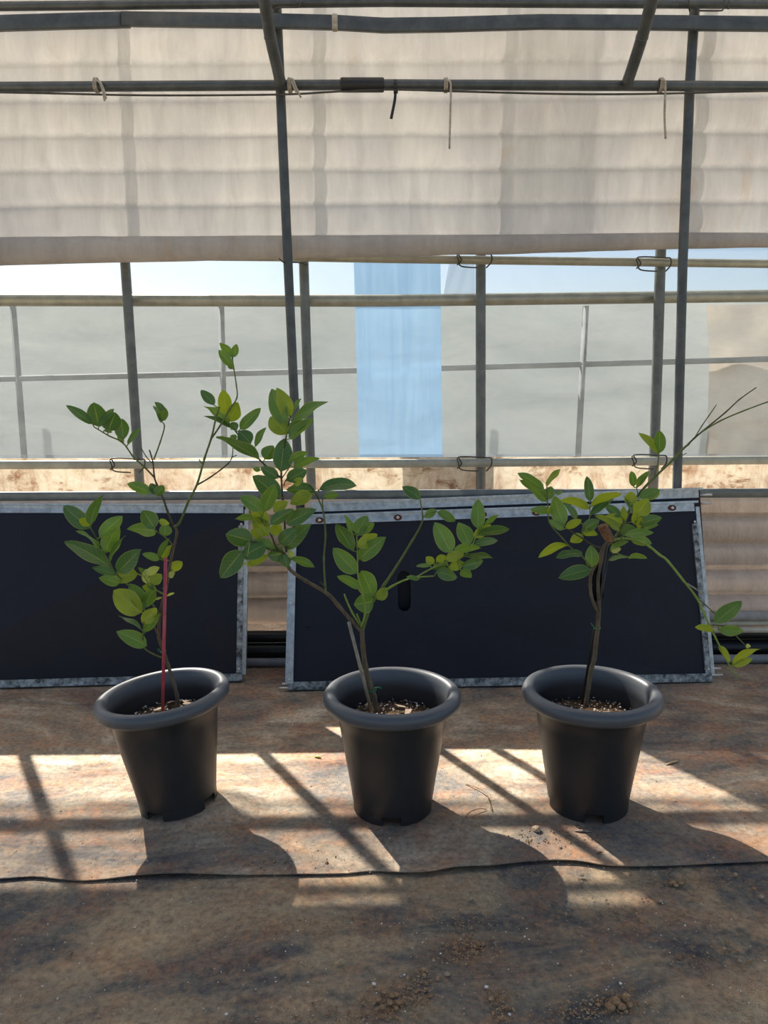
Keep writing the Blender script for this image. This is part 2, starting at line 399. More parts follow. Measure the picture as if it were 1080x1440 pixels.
r_sill = pipe('rail', [(0, 654), (540, 652), (1080, 647)], YBP - .04, 11, 'steel_sunlit', rect(.7, 1), ext='x')
pipe('rail', [(0, 698), (540, 695), (1080, 693)], YR, 12, 'steel_pipe', rect(.7, 1), ext='x')
for pts in ([(389, 10), (394, 120), (405, 370), (413, 545), (421, 690)], [(977, 10), (970, 120), (960, 370), (952, 685)]):
    vpipe('post', pts, YP, 12.5, 'steel_shaded', 2.75)
for pts, wd in (([(176, 370), (186, 520), (197, 690)], 13), ([(427, 367), (432, 520), (438, 690)], 13), ([(676, 362), (676, 520), (676, 690)], 13.5), ([(929, 355), (924, 520), (918, 690)], 14),
            ([(-76, 372), (-62, 520), (-44, 690)], 13), ([(1182, 352), (1170, 520), (1158, 690)], 14)):
    vpipe('post', pts, YBP, wd, 'steel_pipe', 3.0)
# roof braces running up towards the ridge, flattened where they meet the rail
for pts in ([(395, 119), (390, 96), (380, 52), (372, 0), (364, -60)], [(881, 119), (889, 96), (903, 52), (917, 0), (932, -60)]):
    Ys = [YR - .02, YR - .06, YR - .16, YR - .27, YR - .4]
    p3 = catmull([P(x, y, Y) for (x, y), Y in zip(pts, Ys)], 3)
    rr = [0.021 - 0.0 * k for k in range(len(p3))]
    br = MB().tube(p3, rr, 14).build('brace', 'steel_shaded', wall)
    MB().tube([p3[6] - (p3[7] - p3[6]).normalized() * .003, p3[6] + (p3[7] - p3[6]).normalized() * .003], 0.0225, 14).build('sleeve_joint', 'steel_shaded', br)
# bent wire clips
def clip(pts, Y, par, r=1.0):
    MB().tube(catmull([P(x, y, Y + dy) for x, y, dy in pts], 4), r * PXM(Y), 6).build('wire_clip', 'wire', par)
def box_clip(x, y, rw, Y, par, wd=46, sx=-1):
    h = rw / 2 + 3
    clip([(x + 9, y - h, -.02), (x - 30, y - h - 1, -.03), (x - 31, y, -.035), (x - 27, y + h, -.03), (x - 4, y + h + 2, -.01)], Y, par)
    clip([(x - 33, y + h - 2, -.02), (x - 27, y, -.035), (x - 31, y - h + 1, -.03)], Y, par)
    clip([(x + 9, y - h, -.02), (x + 15, y - h + 1, -.03), (x + 15, y + 2, -.035), (x + 8, y + h + 2, -.01)], Y, par)
box_clip(676, 366, 11, YBP - .045, r_sill); box_clip(928, 371, 11, YBP - .045, r_sill)
box_clip(676, 652, 11, YBP - .04, r_sill); box_clip(922, 649, 11, YBP - .04, r_sill); box_clip(188, 654, 11, YBP - .04, r_sill)
clip([(384, 12, 0), (396, 10, -.03), (416, 10, -.03), (421, 8, -.03), (423, 2, -.02)], YR, r_top)
clip([(970, 16, 0), (968, 4, -.03), (972, -6, -.03)], YR, r_top); clip([(983, 15, -.01), (1012, 15, -.03), (1017, 12, -.03), (1019, -4, -.03)], YR, r_top); clip([(1024, 13, -.03), (1026, -4, -.03)], YR, r_top)
clip([(393, 364, 0), (400, 369, -.02), (418, 369, .05), (432, 372, .1)], YP, r_sill)

# ------------------------------------------------------------------ plastic film panes (the window openings)
def film(name, pxs, Y, mat, amp=0.006, nu=60, nv=20, seed=0, label=None, kind='structure', cat=None, parent=None):
    (xa, ya), (xb, yb), (xc, yc), (xd, yd) = pxs          # TL TR BR BL
    A, B, C, D = P(xa, ya, Y), P(xb, yb, Y), P(xc, yc, Y), P(xd, yd, Y)
    def fn(u, v_):
        p = (A * (1 - u) + B * u) * (1 - v_) + (D * (1 - u) + C * u) * v_
        return p + Vector((0, amp * nz(p.x * 3.0, p.z * 7.0, seed) + amp * .5 * nz(p.x * 9 + p.z * 6, p.z * 14 - p.x * 3, seed + 5), 0))
    vs, fs = grid(nu, nv, fn)
    o = obj(name, vs, fs, mat, parent)
    if parent is None: tag(o, label, cat, kind=kind)
    return o
film('window_1', [(-500, 420), (1560, 416), (1560, 648), (-500, 652)], YW, 'film_hazy', 0.008, 150, 30, 1, 'hazy wrinkled plastic film pane between the pipe rails')
film('window_2', [(-500, 340), (1560, 336), (1560, 418), (-500, 424)], YW + .02, 'film_clear', 0.006, 120, 10, 2, 'clear plastic film strip above the round rail under the rolled blanket')
film('window_3', [(-500, 646), (1560, 640), (1560, 712), (-500, 712)], YF, 'film_stained', 0.005, 120, 10, 3, 'brown-stained backlit plastic skirt film below the sill rail')
o = film('blue_sheet', [(496, 318), (619, 318), (622, 643), (505, 643)], YW - .03, 'film_blue', 0.002, 16, 34, 4, 'pale blue plastic sheet strip hanging over the hazy film', None, 'plastic sheet')
film('trim_1', [(-500, 641), (1560, 637), (1560, 645), (-500, 648)], YW - .04, 'film_clear', 0.003, 90, 3, 8, 'white folded lower hem of the plastic film')
# torn gathered film tuck next to the third rear post
def tuck(u, v_):
    p = P(632 + 36 * u - 8 * (1 - u) * v_, 368 + 46 * v_, YF - .03)
    return p + Vector((0, 0.012 * sin(u * 14 + 3 * v_) * (1 - .4 * v_), 0))
vs_, fs_ = grid(24, 14, tuck); tag(obj('film_tuck', vs_, fs_, 'film_clear'), 'crumpled clear film flap gathered on top of the round rail', 'plastic flap')

# ------------------------------------------------------------------ outside: second frame, grey cover, tan cover
frame2 = tag(empty('outer_frame', (0, 4.5, 0)), 'faint outer pipe frame seen through the hazy film', 'frame')
def opipe(name, pts, wpx, parent, down=False):
    q = [P(x, y, 4.5) for x, y in pts]
    if down:
        d = q[-1] - q[-2]; d = d / d.z; q.append(q[-1] - d * q[-1].z)
        d = q[0] - q[1]; d = d / d.z; q.insert(0, q[0] + d * (1.5 - q[0].z))
    else:
        q[0] = q[0] + (q[0] - q[1]).normalized(); q[-1] = q[-1] + (q[-1] - q[-2]).normalized()
    MB().tube(q, wpx / 2 * PXM(4.5), 12).build(name, 'outer_pipe', parent)
for x0, x1 in ((18, 34), (311, 316), (824, 813), (566, 566), (960, 955)):
    opipe('post', [(x0, 430), (x1, 640)], 8.5, frame2, True)
opipe('rail', [(0, 533), (540, 520), (1080, 505)], 8, frame2)
def gcover(u, v_):
    x = -7 + 13 * u; z = 1.70 * (1 - v_) + 0.02
    return Vector((x, 5.1 + .02 * nz(x * 2, z * 3), z + (.012 * nz(x * 2, 7) if v_ == 0 else 0)))
vs_, fs_ = grid(120, 16, gcover)
o = obj('grey_ground_cover_wall', vs_, fs_, 'grey_cover'); o.name = 'grey_tarpaulin'
tag(o, 'long grey tarpaulin wall standing outside behind the hazy film', 'tarpaulin')
def tcover(u, v_):
    x = 1.93 + 0.95 * u; z = 0.02 + 1.62 * (1 - v_)
    return Vector((x, 4.72 + .05 * nz(x * 4, z * 4, 2) - .12 * sin(pi * v_), z))
vs_, fs_ = grid(20, 24, tcover); tag(obj('tan_tarpaulin', vs_, fs_, 'tan_cover'), 'tan tarpaulin bundle outside, seen through film beside the rightmost posts', 'tarpaulin')
# added translucent sheet, half-dimming the sun on the ground; unseen, above the opening
def ofilm(u, v_):
    x = -7 + 11.5 * u; z = 4.6 - (4.6 - 2.27) * v_
    return Vector((x, 4.3 + .15 * 0 + .02 * nz(x * 2, z * 2, 6), z))
vs_, fs_ = grid(70, 14, ofilm); tag(obj('added_film_1', vs_, fs_, 'film_dimmer'), 'added unseen milky sheet outside the wall, dimming part of the sun', kind='structure')
def ofilm2(u, v_):  # added unseen layer, blurs the post shadows on the blanket
    x = -7 + 11.5 * u; z = 4.6 - (4.6 - 2.76) * v_
    return Vector((x, 4.36 + .02 * nz(x * 2, z * 2, 16), z))
vs_, fs_ = grid(70, 14, ofilm2); w5 = tag(obj('added_film_2', vs_, fs_, 'film_milky'), 'added unseen milkier sheet higher up outside, softening the sun on the blanket', kind='structure')
def shade_strip(u, v_):  # added unseen strip, casts the broad dark band on the blanket
    x = -0.20 + .33 * u; z = 4.6 - (4.6 - 2.70) * v_
    return Vector((x, 4.39 + .01 * nz(x * 5, z * 2, 26), z))
vs_, fs_ = grid(8, 14, shade_strip); obj('added_shade_strip', vs_, fs_, 'film_dimmer', w5)

# ================================================================== QUILTED BLANKETS
def roll_r(x): return 0.055 - 0.0075 * (x + 1.6) if x > -1.6 else 0.055
def roll_r(x): return min(0.058, max(0.028, 0.0555 - 0.0085 * (x + 1.6)))
PROF = [(3.275, 1.765), (3.27, 2.0), (3.255, 2.4), (3.22, 2.75), (3.10, 3.05), (2.85, 3.30), (2.4, 3.52)]
prof = [Vector((0, a, b)) for a, b in PROF]; prof = catmull(prof, 12)
acc = [0.0]
for a, b in zip(prof, prof[1:]): acc.append(acc[-1] + (b - a).length)
def prof_at(s):
    s = max(0, min(acc[-1] - 1e-6, s))
    lo, hi = 0, len(acc) - 1
    while hi - lo > 1:
        mid = (lo + hi) // 2
        if acc[mid] <= s: lo = mid
        else: hi = mid
    t_ = (s - acc[lo]) / (acc[hi] - acc[lo]); p = prof[lo].lerp(prof[hi], t_); tg = (prof[hi] - prof[lo]).normalized()
    return p, Vector((0, -tg.z, tg.y)) if tg.z > 0 else Vector((0, -tg.z, tg.y))
BAND = 0.131
ss = []
nb = 9
for b in range(nb): ss += [b * BAND + BAND * k / 10 for k in range(10)]
rest = acc[-1] - nb * BAND
ss += [nb * BAND + rest * k / 40 for k in range(41)]
XA, XB = -5.2, 3.4; NX = 240
vs_ = []
for s in ss:
    for i in range(NX):
        x = XA + (XB - XA) * i / (NX - 1)
        sg = 0.007 * nz(x * 1.3, 2.0) + 0.004 * nz(x * 4, round(s / BAND) * 1.7)
        p, nrm = prof_at(s)
        ph = (s / BAND) % 1.0
        puff = 0.020 * (abs(sin(pi * ph)) ** 0.45) + 0.005 * nz(x * 7, s * 9, 3) * sin(pi * ph) + 0.012 * nz(x * .9, s * 1.2, 8)
        vs_.append(Vector((x, p.y, p.z)) + nrm * puff + Vector((0, 0, sg)))
fs_ = [(j * NX + i, (j + 1) * NX + i, (j + 1) * NX + i + 1, j * NX + i + 1) for j in range(len(ss) - 1) for i in range(NX - 1)]
bl = obj('thermal_blanket', vs_, fs_, 'blanket')
tag(bl, 'off-white quilted thermal blanket hanging behind the upper rails, rolled at its lower edge', 'blanket')
vs_ = []; nr = 20
for i in range(NX):
    x = XA + (XB - XA) * i / (NX - 1); r = roll_r(x) + 0.002 * nz(x * 5, 1); zc = 1.768 - r + 0.007 * nz(x * 1.3, 2.0)
    for k in range(nr):
        a = 2 * pi * k / nr
        rr = r * (1 + .02 * nz(x * 8, k * .9)) 
        vs_.append(Vector((x, 3.262 - 0.02 + rr * cos(a), zc + rr * sin(a))))
fs_ = [(i * nr + k, i * nr + (k + 1) % nr, (i + 1) * nr + (k + 1) % nr, (i + 1) * nr + k) for i in range(NX - 1) for k in range(nr)]
obj('lower_roll', vs_, fs_, 'blanket', bl)
# low quilted skirt behind the boards
ss = [k / 10 for k in range(0, 51)]
vs_ = []; NS = 150
for s in ss:
    for i in range(NS):
        x = -3.4 + 6.0 * i / (NS - 1); ph = s % 1.0
        z = 0.140 + s * 0.116 + 0.006 * nz(x * 1.7, round(s)) + 0.004 * nz(x * 5, round(s) * 2.0)
        vs_.append(Vector((x, 3.268 - 0.040 * abs(sin(pi * ph)) ** 0.5 - 0.004 * nz(x * 8, s * 4), z)))
fs_ = [(j * NS + i, j * NS + i + 1, (j + 1) * NS + i + 1, (j + 1) * NS + i) for j in range(len(ss) - 1) for i in range(NS - 1)]
tag(obj('quilted_skirt', vs_, fs_, 'skirt'), 'beige quilted skirt blanket behind the leaning boards, low on the wall', 'blanket')

# ================================================================== LINES, STRINGS, TIES ON THE RAIL
pts = [P(x, y, YR - .012) for x, y in [(-300, 128), (0, 130), (200, 134), (390, 133), (470, 129), (545, 126), (660, 129), (780, 132), (870, 132.5), (960, 131), (1080, 128), (1380, 124)]]
tag(MB().tube(catmull(pts, 5), 1.3 * PXM(YR), 8).build('guide_wire', 'wire'), 'thin dark wire strung just below the round upper rail', 'wire')
o = MB().tube([P(x, 119.5, YR) for x in (479, 481, 538, 540)], [8.2 * PXM(YR), 9 * PXM(YR), 9 * PXM(YR), 8.2 * PXM(YR)], 18).build('pipe_sleeve', 'black_plastic')
tag(o, 'short black plastic sleeve clamped around the upper rail', 'sleeve')
zt = empty('cable_tie', P(556, 119, YR))
MB().tube([P(556, 112, YR - .022), P(556, 119, YR - .024), P(556, 127, YR - .022)], 2.0 * PXM(YR), 6, prof=rect(1, .5)).build('loop', 'black_plastic', zt)
MB().tube([P(556.5, 126, YR - .025), P(556.5, 131, YR - .025)], 2.8 * PXM(YR), 8, prof=rect(1, .8)).build('head', 'black_plastic', zt)
MB().tube(catmull([P(556, 130, YR - .026), P(555, 142, YR - .03), P(550, 167, YR - .035)], 4), 1.8 * PXM(YR), 8, prof=rect(1, .5)).build('tail', 'black_plastic', zt)
tag(zt, 'black cable tie on the upper rail with its tail hanging down', 'cable tie')
def string(x, ytop, loop_w, tails, label):
    e = empty('tie_string', P(x, 119, YR))
    mb = MB()
    for dx in (-1.5, 1.2):
        pts = []
        for k in range(13):
            a = 2 * pi * k / 12
            c = P(x + dx, 120, YR); R_ = 8.0 * PXM(YR)
            pts.append(c + Vector((0, R_ * cos(a), R_ * sin(a))))
        mb.tube(pts, 1.6 * PXM(YR), 6)
    mb.build('loop', 'string', e)
    for tl in tails:
        MB().tube(catmull([P(a, b, YR - .025) for a, b in tl], 4), 1.45 * PXM(YR), 6).build('tail', 'string', e)
    tag(e, label, 'string')
string(136, 112, 8, [[(136, 113), (141, 117), (145, 130), (147, 142)], [(140, 114), (145, 124), (149, 139)]], 'frayed grey string knotted on the upper rail, short bunched tails, far from the posts')
string(408, 112, 8, [[(408, 112), (412, 112), (416, 122), (423, 137)], [(410, 114), (415, 126), (418, 131)]], 'grey string knotted on the upper rail right beside the post and brace')
string(627, 112, 8, [[(628, 114), (633, 115), (634, 130), (633, 170), (632, 209)]], 'long grey string hanging straight down from the rail near the cable tie')
string(929, 112, 8, [[(929, 113), (935, 114), (935.5, 130), (934.5, 165), (936, 195)]], 'twisted grey string hanging from the rail between the slanted brace and post')

# ================================================================== LEANING BOARDS
def board(name, BL, BR, TR, TL, label, slots=(), th=0.016, rails=True, rail_mat='galvanised', bot_mat='old_zinc', left=True, right=True, screws=(), pins=(), group=None):
    root = tag(empty(name, (BL + BR) / 2), label, 'panel', group)
    nrm = (BR - BL).cross(TL - BL).normalized()          # towards the camera
    if nrm.y > 0: nrm = -nrm
    W = (BR - BL).length; Hh = (TL - BL).length
    def at(u, v_, n=0.0): return BL * (1 - u) * (1 - v_) + BR * u * (1 - v_) + TR * u * v_ + TL * (1 - u) * v_ + nrm * n
    # sheet with slotted hand holes
    bm = bmesh.new(); edges = []
    def loop(uv):
        vv = [bm.verts.new(at(a, b)) for a, b in uv]
        for i in range(len(vv)): edges.append(bm.edges.new((vv[i], vv[(i + 1) % len(vv)])))
    loop([(0, 0), (1, 0), (1, 1), (0, 1)])
    for (cu, cv, hw, hh) in slots:
        uv = []
        a_ = hw / W; b_ = hw / Hh
        for k in range(9): uv.append((cu + a_ * cos(pi * k / 8), cv + (hh - hw) / Hh + b_ * sin(pi * k / 8)))
        for k in range(9): uv.append((cu - a_ * cos(pi * k / 8), cv - (hh - hw) / Hh - b_ * sin(pi * k / 8)))
        loop(uv)
    bmesh.ops.triangle_fill(bm, edges=edges, use_beauty=True)
    r_ = bmesh.ops.extrude_face_region(bm, geom=bm.faces[:])
    for g_ in r_['geom']:
        if isinstance(g_, bmesh.types.BMVert): g_.co -= nrm * th
    bmesh.ops.recalc_face_normals(bm, faces=bm.faces[:])
    off = root.location
    for v_ in bm.verts: v_.co -= off
    me = bpy.data.meshes.new('sheet'); bm.to_mesh(me); bm.free(); me.materials.append(M['dark_board'])
    s = bpy.data.objects.new('sheet', me); col.objects.link(s); s.parent = root
    def strip(nm, u0, u1, v0, v1, mat, n0=-.022, n1=.006):
        return MB().box8([at(u0, v0, n0), at(u1, v0, n0), at(u1, v0, n1), at(u0, v0, n1), at(u0, v1, n0), at(u1, v1, n0), at(u1, v1, n1), at(u0, v1, n1)]).build(nm, mat, root, False)
    eh = 0.026 / Hh; ew = 0.022 / W
    if rails:
        tr = strip('edge_profile', 0.0, .995, 1 - eh, 1 + .006 / Hh, rail_mat)
        strip('edge_lip', 0.0, 1.004, 1 + .004 / Hh, 1 + .012 / Hh, 'galvanised', -.026, .014)
        strip('edge_profile', 0.0, 1.0, 0.0, .030 / Hh, bot_mat, -.022, .008)
        if left:
            lp = strip('edge_profile', -ew * .5, ew * .9, 0.035, 0.94 - eh, 'galvanised', -.022, .010)
            for vv in (.06, .5, .88): disc(at(ew * .2, vv, .011), nrm, .005, .003, 'screw', 'bolt_steel', lp)
        if right:
            rp = strip('edge_profile', 1 - ew * 1.1, 1 - ew * .1, 0.045, 0.93 - eh, 'old_zinc', -.022, .008)
            strip('edge_profile', 1 - ew * .1, 1 + ew * .6, 0.035, 0.985, 'galvanised', -.024, .004)
            for vv in (.07, .9): disc(at(1 - ew * .6, vv, .009), nrm, .005, .003, 'screw', 'bolt_steel', rp)
        for u in screws:
            w_ = disc(at(u, 1 - eh * .45, .007), nrm, .012, .002, 'washer', 'rust', root, squash=1.4)
            disc(at(u, 1 - eh * .45, .010), nrm, .006, .003, 'screw', 'bolt_steel', w_)
    for (u, v_, du, n) in pins:
        MB().tube([at(u, v_, n), at(u + du / W, v_, n)], 0.0042, 8).build('hinge_pin', 'bolt_steel', root)
    return root, at, nrm, W, Hh
def disc(c, nrm, r, h, name, mat, parent, squash=1.0):
    a = nrm.orthogonal().normalized()
    a = Vector((1, 0, 0)); a = (a - nrm * a.dot(nrm)).normalized(); b = nrm.cross(a)
    n = 12; vs = []
    for hh, rr in ((0, r), (h * .6, r), (h, r * .75)):
        for k in range(n): vs.append(c + nrm * hh + a * cos(2 * pi * k / n) * rr * squash + b * sin(2 * pi * k / n) * rr)
    fs = [(j * n + k, j * n + (k + 1) % n, (j + 1) * n + (k + 1) % n, (j + 1) * n + k) for j in range(2) for k in range(n)] + [tuple(2 * n + k for k in range(n))]
    return obj(name, vs, fs, mat, parent)
# rearmost of the right pair first: only its top edge and right end show
zt_ = 0.010
BL, BR = G(440, 958, zt_), G(1006, 946, zt_); BL.y += .03; BR.y += .03
board('formwork_panel', BL, BR, P(984, 690, 3.055), P(436, 711, 3.055), 'dark panel with bright zinc top edge, leaning just behind the slotted panel', left=False, right=False, pins=((1.0, .975, .05, 0), (1.0, .93, .04, .004)))
BL, BR = G(405, 970, zt_), G(1001, 958, zt_)
b2, at2, n2_, W2, H2 = board('formwork_panel', BL, BR, P(978, 709, 3.01), P(411, 729, 3.01), 'dark panel with two slotted hand holes leaning on the rail behind the pots',
      slots=((.2745, .553, .026, .078), (.741, .58, .026, .078)), screws=(.068, .262, .472, .604, .94),
      pins=((.01, .012, -.05, .004), (.01, .035, -.04, 0), (.985, .035, .07, .002), (.985, .072, .065, .002)))
disc(at2(.045, .37, .001), n2_, .012, .004, 'bolt_head', 'dark_board', b2)
BL, BR = G(-170, 972, zt_), G(341, 957, zt_)
b1, at1, n1_, W1, H1 = board('formwork_panel', BL, BR, P(345, 713, 3.03), P(-170, 712, 3.03), 'dark panel with pale zinc frame behind the pot with the red stake', left=False, screws=())
MB().box8([at1(.985, .945, -.015), at1(1.03, .945, -.015), at1(1.03, .945, .0), at1(.985, .945, .0), at1(.985, .985, -.015), at1(1.03, .985, -.015), at1(1.03, .985, .0), at1(.985, .985, .0)]).build('bare_wood_corner', 'ply_edge', b1, False)

# ------------------------------------------------------------------ pipes lying at the foot of the wall
def gpipe(name, xa, xb, Y, z, r, mat, label):
    pts = [Vector((xa + (xb - xa) * k / 8, Y + .006 * sin(k * 1.3), z + 0.0 * k)) for k in range(9)]
    return tag(MB().tube(pts, r, 14).build(name, mat), label, 'pipe')
gpipe('grey_pipe', -2.6, 2.6, 3.10, 0.023, 0.018, 'pvc_grey', 'grey plastic pipe lying on the ground behind the leaning boards')
gpipe('black_hose', -2.6, 2.6, 3.205, 0.040, 0.034, 'black_plastic', 'thick black hose lying behind the grey pipe at the wall foot')
gpipe('black_hose', -2.6, 2.6, 3.205, 0.1015, 0.0255, 'black_plastic', 'thinner black hose resting on the thick black hose')
gpipe('cream_pipe', 1.27, 2.7, 3.15, 0.133, 0.013, 'pvc_cream', 'cream plastic pipe beside the boards, lower of the stacked pair')
gpipe('cream_pipe', 1.27, 2.7, 3.17, 0.157, 0.012, 'pvc_cream', 'cream plastic pipe beside the boards, upper of the stacked pair')
gpipe('grey_white_pipe', 1.27, 2.7, 3.165, 0.191, 0.022, 'pvc_white', 'scuffed grey-white pipe topmost on the pipe pile beside the boards')

# ================================================================== POTTED TREES
CROP = {'A': (80, 470, 4.0), 'B': (80, 690, 4.0), 'C': (280, 530, 4.5), 'D': (430, 660, 3.6), 'F': (720, 530, 3.0), 'G': (940, 820, 7.714), 'H': (720, 640, 7.579), 'I': (820, 600, 7.579), 'J': (780, 750, 5.538)}
def cp(c, x, y):
    ox, oy, s = CROP[c]; return ox + x / s, oy + y / s

def lathe(profile, n, skip=None):
    vs = []; fs = []
    for (r, z) in profile:
        for k in range(n):
            a = 2 * pi * k / n; vs.append(Vector((r * cos(a), r * sin(a), z)))
    for j in range(len(profile) - 1):
        for k in range(n):
            if skip and skip(j, k): continue
            fs.append((j * n + k, j * n + (k + 1) % n, (j + 1) * n + (k + 1) % n, (j + 1) * n + k))
    return vs, fs
POT_PROF = [(.1095, 0), (.1105, .025), (.111, .028), (.120, .09), (.133, .17), (.1445, .245), (.1505, .288), (.158, .293), (.171, .2965), (.181, .302), (.1865, .310), (.188, .319), (.1865, .328), (.182, .335), (.175, .339), (.167, .340), (.160, .3375), (.1545, .331), (.150, .318), (.1475, .300), (.140, .24), (.107, .03), (.06, .026), (.002, .026)]
def make_pot(root, M4, notch_angles):
    n = 96
    sk = set()
    for a in notch_angles:
        k0 = int(round((a % (2 * pi)) / (2 * pi) * n))
        for d in range(-3, 4): sk.add((k0 + d) % n)
    vs, fs = lathe(POT_PROF, n, lambda j, k: j == 0 and k in sk)
    pot = obj('pot', [v + root.location for v in vs], fs, 'pot_plastic', root)
    # inner foot ring so the notch is a real recess
    vs, fs = lathe([(.105, 0.0), (.105, .026)], n, lambda j, k: k in sk)
    obj('foot_ring', [v + root.location for v in vs], fs, 'pot_plastic', pot)
    pot.matrix_local = Matrix.Translation(-root.location) @ M4
    def soilp(u, v_):
        a = 2 * pi * u; r = .1415 * v_
        h = .244 + .010 * (1 - v_) + .006 * nz(r * cos(a) * 25, r * sin(a) * 25, 3) * (1 if v_ < .99 else 0)
        return M4 @ Vector((r * cos(a), r * sin(a), h))
    vs, fs = grid(49, 12, soilp)
    soil = obj('soil', vs, fs, 'potting_soil', root)
    mb = MB(); mp = MB()
    for k in range(330):
        a = random.uniform(0, 2 * pi); r = .138 * sqrt(random.random()); s = random.uniform(.002, .0045)
        c = M4 @ Vector((r * cos(a), r * sin(a), .250 + random.uniform(0, .006) + .006 * (1 - r / .14)))
        (mp if random.random() < .3 else mb).add(*rock(c, s))
    mb.build('bark_grit', 'chip', soil, False)['kind'] = 'stuff'
    mp.build('perlite_grit', 'perlite', soil, False)['kind'] = 'stuff'
    for k in range(9):
        a = random.uniform(0, 2 * pi); r = random.uniform(.03, .11); ln = random.uniform(.016, .034)
        c = Vector((r * cos(a), r * sin(a), .262)); d = Vector((cos(a * 3.1), sin(a * 3.1), random.uniform(-.1, .4))).normalized()
        s_ = d.cross(Vector((0, 0, 1))).normalized() * ln * .3; up = Vector((0, 0, .003))
        p = [c - d * ln / 2 - s_ * .6, c + d * ln / 2 - s_, c + d * ln / 2 + s_, c - d * ln / 2 + s_ * .7]
        MB().box8([M4 @ q for q in p] + [M4 @ (q + up) for q in p]).build('bark_chip', 'chip', soil, False)
    return pot
def rock(c, s, sq=.7):
    pts = []
    for (x, y, z) in ((1, 0, 0), (-1, 0, 0), (0, 1, 0), (0, -1, 0), (0, 0, 1), (0, 0, -1)):
        pts.append(c + Vector((x, y, z * sq)) * s * random.uniform(.6, 1.2))
    return pts, [(0, 2, 4), (2, 1, 4), (1, 3, 4), (3, 0, 4), (2, 0, 5), (1, 2, 5), (3, 1, 5), (0, 3, 5)]

class Tree:
    def __init__(s, root, Y0): s.root = root; s.Y0 = Y0; s.br = []       # (obj, [(px,py,Y,r_px)])
    def branch(s, name, crop, pts, r0, r1, d0, d1, mat='bark'):
        px = [cp(crop, *p) for p in pts]
        n = len(px); tot = [0]
        for a, b in zip(px, px[1:]): tot.append(tot[-1] + math.hypot(b[0] - a[0], b[1] - a[1]))
        Ys = [s.Y0 + d0 + (d1 - d0) * t_ / tot[-1] for t_ in tot]
        p3 = catmull([P(x, y, Y) for (x, y), Y in zip(px, Ys)], 5); m_ = len(p3)
        rr = []
        for i in range(m_):
            t_ = i / (m_ - 1); r = (r0 + (r1 - r0) * t_) * PXM(s.Y0)
            rr.append(r * (1 + .10 * nz(i * .9, r0 * 7, d1 * 9)) * (1.18 if i % 5 == 0 and 0 < i < m_ - 1 else 1))
        o = MB().tube(p3, rr, 8).build(name, mat, s.root)
        smp = []
        for (a, b), Ya, (c, d), Yb in zip(px, Ys, px[1:], Ys[1:]):
            k_ = max(2, int(math.hypot(c - a, d - b) / 2))
            for i in range(k_ + 1):
                t_ = i / k_; smp.append((a + (c - a) * t_, b + (d - b) * t_, Ya + (Yb - Ya) * t_))
        s.br.append((o, smp)); return o
    def leaf(s, crop, bx, by, tx, ty, w_, mat='leaf_green', bow=None):
        sc = CROP[crop][2]; (bx, by), (tx, ty), wpx = cp(crop, bx, by), cp(crop, tx, ty), w_ / sc
        best = None
        for o, smp in s.br:
            for q in smp:
                d = math.hypot(q[0] - bx, q[1] - by)
                if best is None or d < best[0]: best = (d, o, q)
        d, o, q = best
        Lp = math.hypot(tx - bx, ty - by)
        foreshort = random.uniform(.0, .55)
        dep = random.choice((-1, 1)) * foreshort * Lp * PXM(q[2])
        Yb = q[2] + random.uniform(-.012, .012) + (-.01 if d > 3 else 0)
        B = P(bx, by, Yb); T = P(tx, ty, Yb + dep)
        ax = T - B; L = ax.length; ax.normalize()
        view = (B - CAM).normalized(); S = ax.cross(view).normalized(); Nn = S.cross(ax).normalized()
        wm = wpx * 1.22 * PXM(q[2]); Wt = max(wm * 1.03, L * .40); ph = math.acos(min(1, wm / Wt)) * random.choice((-1, 1))
        Sd = S * cos(ph) + Nn * sin(ph); Nd = Nn * cos(ph) - S * sin(ph)
        if Nd.z < 0: Nd = -Nd
        bow = random.uniform(.05, .20) if bow is None else bow
        fold = random.uniform(.10, .28); twist = random.uniform(-.6, .6); wav = random.uniform(.01, .08); wph = random.uniform(0, 6)
        ns, nc = 11, 7; vs = []; uvs = []; fs = []
        for i in range(ns):
            t_ = i / (ns - 1)
            hw = (sin(pi * t_ ** .84) ** .66 if 0 < t_ < 1 else 0) * (1 - .10 * t_) * Wt / 2 * 1.02
            if t_ == 0: hw = Wt * .03
            if i == ns - 1: hw = Wt * .012
            c = B + ax * (L * t_) + Nd * (bow * L * (4 * t_ * (1 - t_)) * .5)
            tw = twist * (t_ - .5); Sx = Sd * cos(tw) + Nd * sin(tw); Nx = Nd * cos(tw) - Sd * sin(tw)
            for j in range(nc):
                u = -1 + 2 * j / (nc - 1)
                vs.append(c + Sx * (hw * u * cos(fold * abs(u))) + Nx * (hw * abs(u) * fold + wav * L * .5 * sin(wph + t_ * 9 + (2 if u > 0 else 0)) * u * u))
                uvs.append((.5 + u / 2, t_))
        for i in range(ns - 1):
            for j in range(nc - 1):
                a = i * nc + j; fs.append((a, a + 1, a + nc + 1, a + nc))
        # petiole reaching the twig
        A = P(*q); mid = (A + B) / 2 + Vector((0, 0, -.002)); rp = .85 * PXM(q[2])
        pm = MB().tube([A, mid, B, B + ax * L * .12], [rp, rp, rp * .9, rp * .4], 5); k = len(vs)
        vs += pm.v; uvs += [(.5, .02)] * len(pm.v); fs += [tuple(i + k for i in f) for f in pm.f]
        return obj('leaf', vs, fs, mat, o, True, uvs)
def rod(root, pts, Y, wpx, mat, name='stake'):
    p3 = [P(x, y, Y_) for (x, y), Y_ in zip(pts, Y)]
    return MB().tube(p3, wpx / 2 * PXM(Y[0]), 10).build(name, mat, root)
